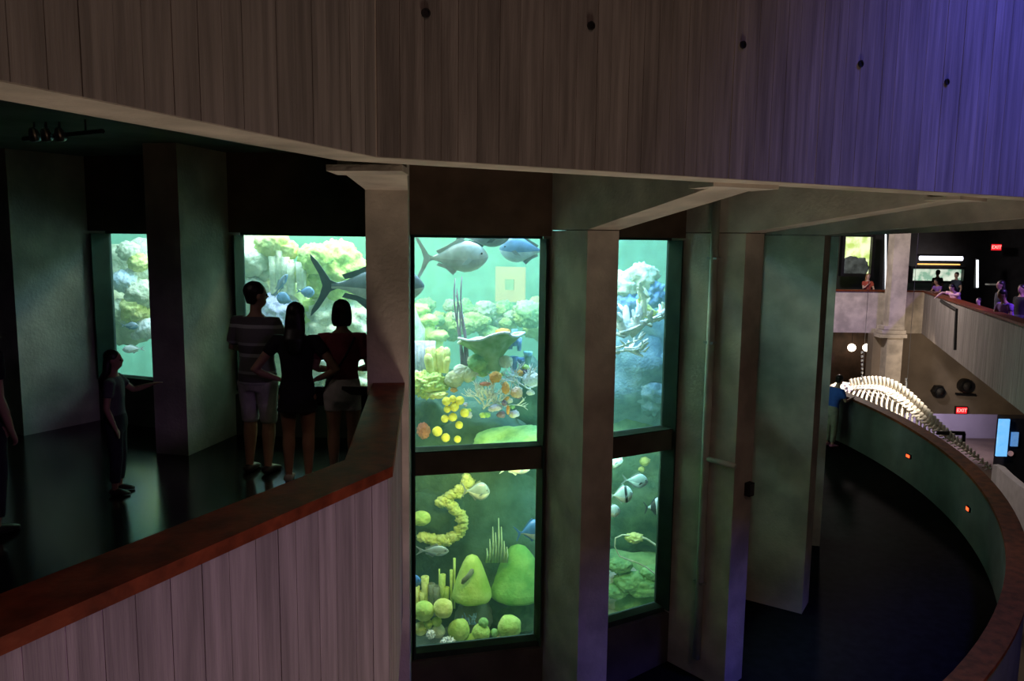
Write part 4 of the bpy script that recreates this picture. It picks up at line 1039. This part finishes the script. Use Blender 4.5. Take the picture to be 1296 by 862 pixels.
# recess under the band: dark wood wall, frame, two globe lamps
struct(MB().prism([(9, 35.2), (17, 35.2), (17, 35.5), (9, 35.5)], Z_HALL, -3.0).build('wall_recess', mat('recess_wood', (.10, .055, .035), .7, .2, 2)), 'dark brown wall in the recess under the band')
pd = at_y(1107, 460, 35.0); o = MB().box((pd.x, 35.05, (Z_HALL - 3.9) / 2), (.14, .2, -3.9 - Z_HALL)).build('trim_1', HW); struct(o, 'pale vertical frame in the dark recess')
for px_ in (1078, 1097):
    p = at_y(px_, 440, 34.4); gl_ = empty('globe_lamp', p); tag(gl_, 'round white globe lamp glowing in the dark recess', 'lamp', 'globe lamps in the recess')
    MB().blob(p, .17, 3, 0).build('globe', mat('globe_white', (.9, .85, .75), .5, 0, emit=(1, .86, .66), estr=6.0), gl_, smooth=True)
    MB().tube([p + Vector((0, 0, .16)), p + Vector((0, 0, 1.2))], .012, 6).build('stem', BLACK, gl_)
# brown wall behind with its fittings
struct(MB().prism([(16.2, 33.2), (40, 33.2), (40, 33.6), (16.2, 33.6)], -7.15, -2.95).build('wall_hall_upper', HW), 'warm brown hall wall carrying two dark round speakers')
struct(MB().prism([(16, 38.5), (40, 38.5), (40, 39), (16, 39)], Z_HALL, -7.1).build('wall_hall_lower', mat('lilac_wall', (.34, .31, .34), .8, .08, .5)), 'lilac-grey wall of the lower hall under the brown wall')
struct(MB().prism([(16, 33.3), (40, 33.3), (40, 38.6), (16, 38.6)], -7.15, -6.95).build('ceiling_hall_lower', DARKC), 'dark soffit over the lower hall')
m3 = Matrix.Rotation(R(90), 3, 'X')
for px_, py_, r_, n_, lab in ((1221, 488, .30, 20, 'round black speaker on the brown hall wall'), (1187, 495, .28, 6, 'black faceted speaker on the brown hall wall')):
    p = at_y(px_, py_, 33.1); sp_ = empty('speaker', p); tag(sp_, lab, 'speaker')
    MB().lathe([(r_, -.09), (r_, .12), (r_ * .85, .2)], n_, m3, p).build('housing', BLACK, sp_)
    MB().lathe([(r_ * .35, .0), (r_ * .6, .22)], 14, m3, p).build('cone', mat('speaker_cone', (.05, .05, .05), .6, .1), sp_, smooth=True)
p = at_y(1222, 499, 33.1); o = MB().box(p, (.82, .12, .08), M=Matrix.Rotation(R(2), 3, 'Y')).build('wall_slot', BLACK); tag(o, 'thin black slot bar on the brown wall under the round speaker', 'vent')
def text_mesh(txt, size, m, name, par, M, ext=.01):
    cu = bpy.data.curves.new(name, 'FONT'); cu.body = txt; cu.size = size; cu.extrude = ext; cu.align_x = 'CENTER'; cu.align_y = 'CENTER'
    o = bpy.data.objects.new(name, cu); C.objects.link(o); dg = bpy.context.evaluated_depsgraph_get(); dg.update()
    me = bpy.data.meshes.new_from_object(o.evaluated_get(dg)); bpy.data.objects.remove(o); me.materials.clear(); me.materials.append(m)
    o = bpy.data.objects.new(name, me); C.objects.link(o); o.matrix_world = M
    o.location = M.to_translation(); o.rotation_euler = M.to_euler(); child(o, par); return o
LIT = mat('exit_letters', (.9, .1, .08), .5, 0, emit=(1, .16, .14), estr=4.0)
REDB = mat('exit_box', (.35, .01, .01), .5, 0, emit=(1, .02, .03), estr=.9)
for px_, py_, Y, lab in ((1217, 519.5, 33.05, 'red illuminated exit sign over the lower hall wall'), (1261, 313, 36.0, 'red illuminated exit sign in the dark upper gallery')):
    p = at_y(px_, py_, Y); ex = empty('exit_sign', p); tag(ex, lab, 'sign')
    MB().box(p + Vector((0, .05, 0)), (.52, .08, .34)).build('housing', BLACK, ex)
    MB().box(p, (.44, .03, .27)).build('face', REDB, ex)
    text_mesh('EXIT', .21, LIT, 'lettering', ex, Matrix.Translation(p - Vector((0, .02, 0))) @ Matrix.Rotation(R(90), 4, 'X'))
# black conduit on the gallery parapet
def on_g(px_, py_, off=.03):
    dd_ = ray(px_, py_); n_ = nG; s_ = (GL - n_ * off).dot(n_) / dd_.dot(n_); return dd_ * s_
o = MB().tube([on_g(1191, 381), on_g(1211, 392.5), on_g(1209, 443)], .05, 6).build('cable_duct', BLACK); tag(o, 'bent black cable duct on the gallery parapet', 'duct')
# lit exhibits in the gallery
def exhibit(px0, py0, px1, py1, Y, label, cols, es, name='lit_exhibit'):
    a, b_ = at_y(px0, py1, Y), at_y(px1, py0, Y); w_ = b_.x - a.x; h_ = b_.z - a.z; c_ = Vector(((a.x + b_.x) / 2, Y, a.z))
    ex = empty(name, c_); tag(ex, label, 'aquarium')
    m = mat(name + label[:12], cols[0], .6, .2, 2.2, col2=cols[1], mixpos=(.42, .58)); nt = m.node_tree
    rp_ = [n_ for n_ in nt.nodes if n_.type == 'VALTORGB'][0]; bs = nt.nodes['Principled BSDF']
    nt.links.new(rp_.outputs[0], bs.inputs['Emission Color']); bs.inputs['Emission Strength'].default_value = es
    MB().box(c_ + Vector((0, .1, h_ / 2)), (w_, .05, h_)).build('screen', m, ex)
    fr_ = MB(); 
    for x_, z_, sx, sz in ((0, -.06, w_ + .24, .12), (0, h_ + .06, w_ + .24, .12), (-w_ / 2 - .06, h_ / 2, .12, h_), (w_ / 2 + .06, h_ / 2, .12, h_)): fr_.box(c_ + Vector((x_, 0, z_)), (sx, .3, sz))
    fr_.build('frame', BLACK, ex)
    return ex, c_, w_, h_
ex, c_, w_, h_ = exhibit(1066, 300, 1103, 346, 35.6, 'bright yellow-green lit tank behind the blond visitor', ((.45, .62, .15), (.85, .92, .55)), 1.1)
MB().blob(c_ + Vector((-.1, -.02, .2)), (w_ * .52, .08, h_ * .34), 4, .25, 2, 5, flat_bottom=-.2).build('rock', mat('exhibit_rock', (.20, .27, .27), .8, .2, 4), ex, smooth=True)
ex, c_, w_, h_ = exhibit(1153, 341, 1218, 355, 36.6, 'long low lit tank in the dark gallery', ((.25, .45, .32), (.85, .92, .75)), .9)
MB().box(c_ + Vector((0, -.1, h_ + .22)), (w_ * .8, .2, .05)).build('lamp_strip', mat('orange_glow', (.8, .4, .1), .5, 0, emit=(1, .5, .12), estr=1.5), ex)
lp = at_y(1191, 327, 36.2); tl = empty('tube_light', lp); tag(tl, 'glowing white tube light above the long low tank', 'light')
MB().tube([lp + Vector((-.95, 0, 0)), lp + Vector((.95, 0, 0))], .10, 10).build('tube', mat('tube_white', (.9, .9, .95), .5, 0, emit=(.86, .86, 1), estr=3.0), tl, smooth=True)
MB().box(lp + Vector((0, 0, .14)), (2.1, .2, .08)).build('fixture', BLACK, tl)
for px_, y0, y1, Y, r_, lab in ((1121, 296, 366, 33.4, .035, 'thin bright vertical light strip beside the column'), (1237, 329, 364, 35.0, .05, 'short vertical light strip in the dark gallery')):
    a, b_ = at_y(px_, y1, Y), at_y(px_, y0, Y); ls = empty('light_strip', a); tag(ls, lab, 'light')
    MB().tube([a, b_], r_, 8).build('diffuser', mat('strip_white', (.9, .95, 1), .5, 0, emit=(.9, .95, 1), estr=1.6), ls)
    MB().box((a + b_) / 2 + Vector((0, .08, 0)), (.14, .06, (b_ - a).length + .1)).build('housing', BLACK, ls)
p = at_y(1256, 360, 34.5); o = MB().box(p, (.46, .3, .06)).build('counter_edge', mat('counter_white', (.7, .75, .72), .5, .05)); 
tag(o, 'short white shelf edge in the dark gallery', 'shelf')
struct(MB().prism([(8, 37.2), (40, 37.2), (40, 37.6), (8, 37.6)], -3.0, 3.2).build('wall_gallery_back', mat('gallery_dark', (.03, .03, .035), .7, .1)), 'near-black back wall of the gallery')
# lower hall: screens, kiosk, curved white wall
p = at_y(1172, 527, 34.6); ms = empty('monitor', p); tag(ms, 'small bright white monitor behind the whale spine', 'screen')
MB().box(p, (.52, .06, .34)).build('screen', mat('monitor_white', (.8, .85, .9), .5, 0, emit=(.8, .9, 1), estr=1.2), ms); MB().box(p + Vector((0, .06, 0)), (.6, .08, .42)).build('case', BLACK, ms)
MB().tube([p + Vector((0, .08, -.2)), (p.x, p.y + .08, Z_HALL)], .04, 8).build('stand', BLACK, ms)
ki = at_y(1278, 582, 30.0); kz = ki.z
kk = empty('display_kiosk', (ki.x, 30, Z_HALL)); tag(kk, 'dark kiosk with a glowing blue panel on its side and a small blue picture', 'kiosk')
MB().box((ki.x + .42, 30.3, (Z_HALL + -6.6) / 2), (1.3, .7, -6.6 - Z_HALL)).build('cabinet', mat('kiosk_dark', (.02, .022, .035), .4, .1), kk)
p = at_y(1269, 554, 29.8)
MB().box(p, (.40, .08, 1.45)).build('side_panel', mat('blue_glow', (.1, .35, .8), .5, .3, 3, col2=(.5, .8, 1), emit=(.15, .5, 1), estr=1.0), kk)
p = at_y(1284, 556, 29.9); MB().box(p, (.26, .06, .55)).build('picture', mat('blue_picture', (.1, .3, .7), .5, .3, 6, col2=(.3, .6, .9), emit=(.15, .4, .9), estr=.5), kk)
p = at_y(1279, 574, 29.9); MB().lathe([(.10, -.02), (.10, .03)], 16, m3, p).build('emblem', mat('emblem_rose', (.6, .3, .3), .5, .1, emit=(.6, .35, .35), estr=.3), kk)
o = MB()
cwp = [at_z(x, y, -6.9) for x, y in ((1256, 588), (1262, 590), (1272, 600), (1284, 610), (1300, 622), (1330, 640))]
vv = []; ff = []
for i, q in enumerate(cwp):
    nx = (cwp[min(i + 1, len(cwp) - 1)] - cwp[max(i - 1, 0)]).normalized(); nn_ = Vector((nx.y, -nx.x, 0)); nn_ = nn_ if nn_.x > 0 else -nn_
    for off, z in ((0, -9.5), (0, -6.9), (.22, -6.9), (.22, -9.5)): vv.append((q.x + nn_.x * off, q.y + nn_.y * off, z))
for i in range(len(cwp) - 1):
    a = 4 * i; ff += [[a + j, a + (j + 1) % 4, a + 4 + (j + 1) % 4, a + 4 + j] for j in range(4)]
ff += [[3, 2, 1, 0], [4 * len(cwp) - 4 + j for j in range(4)]]
o.add(vv, ff); struct(o.build('wall_counter', mat('white_plaster', (.62, .60, .62), .6, .05)), 'pale curved low wall in the lower hall beside the kiosk')

# ------------------------------------------------------------------ whale skeleton hanging over the hall
BONE = mat('bone', (.74, .66, .54), .6, .10, 5, .3, 18)
sp_pts = [(1072, 492, 24.6), (1085, 491, 24.2), (1100, 490, 23.8), (1115, 491, 23.4), (1130, 496, 23.0), (1145, 506, 22.6), (1160, 519, 22.2), (1175, 533, 21.8), (1190, 545, 21.4), (1205, 556, 21.0), (1220, 567, 20.6), (1235, 579, 20.2), (1252, 593, 19.8)]
P3 = [at_y(*q) for q in sp_pts]
def spine(t):
    t = max(0, min(.9999, t)) * (len(P3) - 1); i = int(t); u = t - i
    p0, p1, p2, p3 = P3[max(i - 1, 0)], P3[i], P3[i + 1], P3[min(i + 2, len(P3) - 1)]
    return .5 * ((2 * p1) + (p2 - p0) * u + (2 * p0 - 5 * p1 + 4 * p2 - p3) * u * u + (3 * p1 - p0 - 3 * p2 + p3) * u ** 3)
wh = empty('whale_skeleton', P3[0]); tag(wh, 'white whale skeleton with long spine and ribs hanging in the hall', 'skeleton')
sk = MB(); q = spine(.0)
sk.blob(q + Vector((-.1, .1, -.05)), (.42, .36, .24), 4, .25, 2, 3); sk.blob(q + Vector((.25, .0, -.02)), (.30, .22, .17), 4, .2, 3, 5)
sk.build('skull', BONE, wh, smooth=True)
NV = 40
for i in range(NV):
    t = .05 + .95 * i / (NV - 1); p = spine(t); tg = (spine(t + .01) - spine(t - .01)).normalized()
    sd = tg.cross(Vector((0, 0, 1))).normalized(); up2 = sd.cross(tg)
    s = (1.0 if t < .55 else 1 - (t - .55) / .45 * .72); b = MB()
    b.tube([p - tg * .05, p - tg * .035, p + tg * .035, p + tg * .05], [.075 * s, .095 * s, .095 * s, .075 * s], 8)
    hh = (.28 if t < .6 else .28 * s) * (.75 + .25 * math.sin(t * 5)); w_ = .05 * s + .012
    b.tube([p + up2 * .06 * s, p + up2 * (.06 + hh * .55) - tg * .02, p + up2 * (.06 + hh) - tg * .05], [(.03, w_), (.022, w_), (.018, w_ * 1.1)], 6, side=sd)
    if t > .12:
        for sg in (1, -1): b.tube([p + sd * sg * .05 * s, p + sd * sg * (.05 + .22 * s) - up2 * .03], [(.04 * s, .018), (.05 * s, .012)], 6, side=tg)
    vb = b.build('vertebra', BONE, wh, smooth=True)
for i in range(15):
    t = .07 + .033 * i; p = spine(t); tg = (spine(t + .01) - spine(t - .01)).normalized(); sd = tg.cross(Vector((0, 0, 1))).normalized()
    for sg in (1, -1):
        ln = 1.25 * (1 - .035 * i); path = []
        for j in range(7):
            u = j / 6; path.append(p + sd * sg * (.10 + .48 * math.sin(u * 2.4)) * (ln / 1.25) - Vector((0, 0, ln * (u ** 1.25) * .85)) + tg * (.32 * u))
        MB().tube(path, [.030, .034, .034, .032, .030, .026, .018], 6).build('rib', BONE, wh, smooth=True)
for px_, py_, yt in ((1091, 482, 446), (1147, 498, 480)):
    a = at_y(px_, py_, 23.6); ch = MB()
    top = at_y(px_, yt, 23.6)
    for j in range(8): ch.blob(a.lerp(top, j / 7), .045, 1, 0)
    ch.tube([a, (a.x, a.y, 3.3)], .006, 5); ch.build('suspension_chain', STEEL, wh)
b = MB(); p = at_y(1208, 556, 20.9)
b.box(p + Vector((0, .2, .12)), (.75, .06, .10)); b.box(p + Vector((.36, .2, -.08)), (.07, .06, .40)); b.build('support_frame', BLACK, wh)

# ------------------------------------------------------------------ people across the hall and on the ramp
VIO = cloth('violet', (.30, .14, .52)); PNK = cloth('pink', (.72, .42, .62)); SKY = cloth('pale_blue', (.55, .62, .80)); BLUC = cloth('royal_blue', (.03, .09, .40)); KHA = cloth('khaki', (.26, .25, .20)); RDC = cloth('red', (.42, .08, .05)); DKC = cloth('slate', (.05, .05, .07))
def ramp_stand(px_, r):
    d_ = ray(px_, 500); best = None
    for i in range(0, 900):
        a = i / 900 * 1.5; q = CT + Vector((math.cos(a), math.sin(a), 0)) * r; x_ = 648 + F_PX * (q.x * RT.x + q.y * RT.y) / (q.y * FW.y)
        z = ramp_floor(a); w_ = Vector((q.x, q.y, z)); x_ = 648 + F_PX * w_.dot(RT) / w_.dot(FW)
        if q.y > 15 and (best is None or abs(x_ - px_) < best[0]): best = (abs(x_ - px_), w_)
    return best[1]
person(ramp_stand(1050, 9.35), R(-70), 1.62, 'person in a royal blue top and khaki trousers leaning on the ramp parapet', BLUC, KHA, mat('shoe_pink', (.45, .12, .2), .5, .1), 'short', HAIRD, leg_len=.95, sleeve=.7, voxel=.022, lean=12, simple=True,
       arms={'R': ((.13, .10, .64), (.10, .24, .68)), 'L': ((-.13, .10, .64), (-.10, .24, .68))})
def g_stand(px_, off):
    k = ((px_ - 648) / F_PX); n_ = 400; best = None
    for i in range(n_ + 1):
        q = GL + dG * (LG * i / n_) + nG * off; e_ = abs(q.x / q.y - k * 1.0)
        if best is None or e_ < best[0]: best = (e_, q, LG * i / n_)
    return Vector((best[1].x, best[1].y, -2.98)), best[2]
def gal(px_, off, H, lab, top, bottom, hair, hm, rz=100, **kw):
    q, t_ = g_stand(px_, off)
    if off > 1.5: q = Vector(stand(px_, 31.4 + off, 0)); t_ = 0; q.z = max(-2.98, g_cap(t_) - 1.06)
    return person((q.x, q.y, -2.979), R(rz), H, lab, top, bottom, SHB, hair, hm, voxel=.03, simple=True, leg_len=.9, **kw)
gal(1214, .44, 1.78, 'person in a pale pink and blue top leaning over the gallery rail, arm hanging down', PNK, SKY, 'long', HAIRD, rz=112, lean=30, skin_m=SKIN2, arms={'R': ((.17, .26, .765), (.16, .42, .68)), 'L': ((-.12, .18, .72), (-.06, .28, .735))})
gal(1190, .55, 1.66, 'visitor in a violet top resting on the gallery rail', VIO, DKC, 'long', HAIRD, rz=105, lean=22, arms={'R': ((.14, .16, .66), (.05, .30, .66)), 'L': ((-.14, .16, .66), (-.05, .30, .66))})
gal(1190, 3.2, 1.86, 'dark silhouetted visitor before the long low tank', BLK, DKC, 'short', HAIRD, rz=10)
gal(1214, 2.4, 1.80, 'visitor with a lit face standing behind the leaning person', JEAN, DKC, 'short', HAIRD, rz=110, skin_m=SKIN2)
gal(1281, .50, 1.95, 'visitor in a bright violet top with their back bent at the gallery rail', VIO, DKC, 'short', HAIRD, rz=95, lean=18, arms={'R': ((.15, .12, .64), (.10, .26, .66)), 'L': ((-.15, .12, .64), (-.10, .26, .66))})
gal(1265, .95, 1.96, 'visitor in dark slate clothes next to the one in bright violet', DKC, DKC, 'long', HAIRD, rz=80)
gal(1239, .50, 1.42, 'child with dark hair looking over the gallery rail', JEAN, DKC, 'short', HAIRD, rz=100, skin_m=SKIN2)
gal(1292, 1.3, 1.9, 'shadowed visitor behind the one in bright violet', BLK, DKC, 'short', HAIRD, rz=100)
q = at_y(1098, 360, 33.0)
person((q.x, 33.0, -2.979), R(175), 1.72, 'blond visitor in a red top by the bright yellow-green tank', RDC, DKC, SHB, 'long', HAIRB, skin_m=SKIN2, voxel=.03, simple=True, leg_len=.9, arms={'R': ((.13, .10, .64), (.03, .13, .76)), 'L': ((-.13, .08, .62), (-.05, .14, .60))})

# hall light fittings
light('whale_spot', 'SPOT', (11.4, 17.0, 2.8), 15000, (1.0, .93, .82), target=at_y(1098, 494, 23.6), size=.2, spot=24, blend=.8)
light('hall_lamp', 'POINT', (10.5, 27.0, 1.6), 1150, (1.0, .84, .76), size=.4)
light('wall_wash', 'SPOT', (14.5, 27.5, -4.2), 420, (1.0, .76, .54), target=(21.0, 33.2, -5.2), size=.3, spot=110, blend=1)
light('violet_lamp', 'SPOT', (14.8, 17.0, 3.0), 2600, (.34, .18, 1.0), target=(13.0, 22.0, -1.7), size=.2, spot=80, blend=1)
light('lower_hall_lamp', 'AREA', (20, 36, -7.3), 200, (.80, .66, 1.0), target=(22, 38, -9.5), size=4, size_y=1.5)
light('counter_spot', 'SPOT', (12.5, 13.0, -3.0), 1800, (.62, .55, 1.0), target=(13.8, 20.5, -8.4), size=.2, spot=50, blend=1)
light('track_spot', 'SPOT', at_z(76, 172, Z_CEIL - .2), 6, (1.0, .80, .72), target=(-2.0, 7.2, -1.2), size=.03, spot=42, blend=1.0)
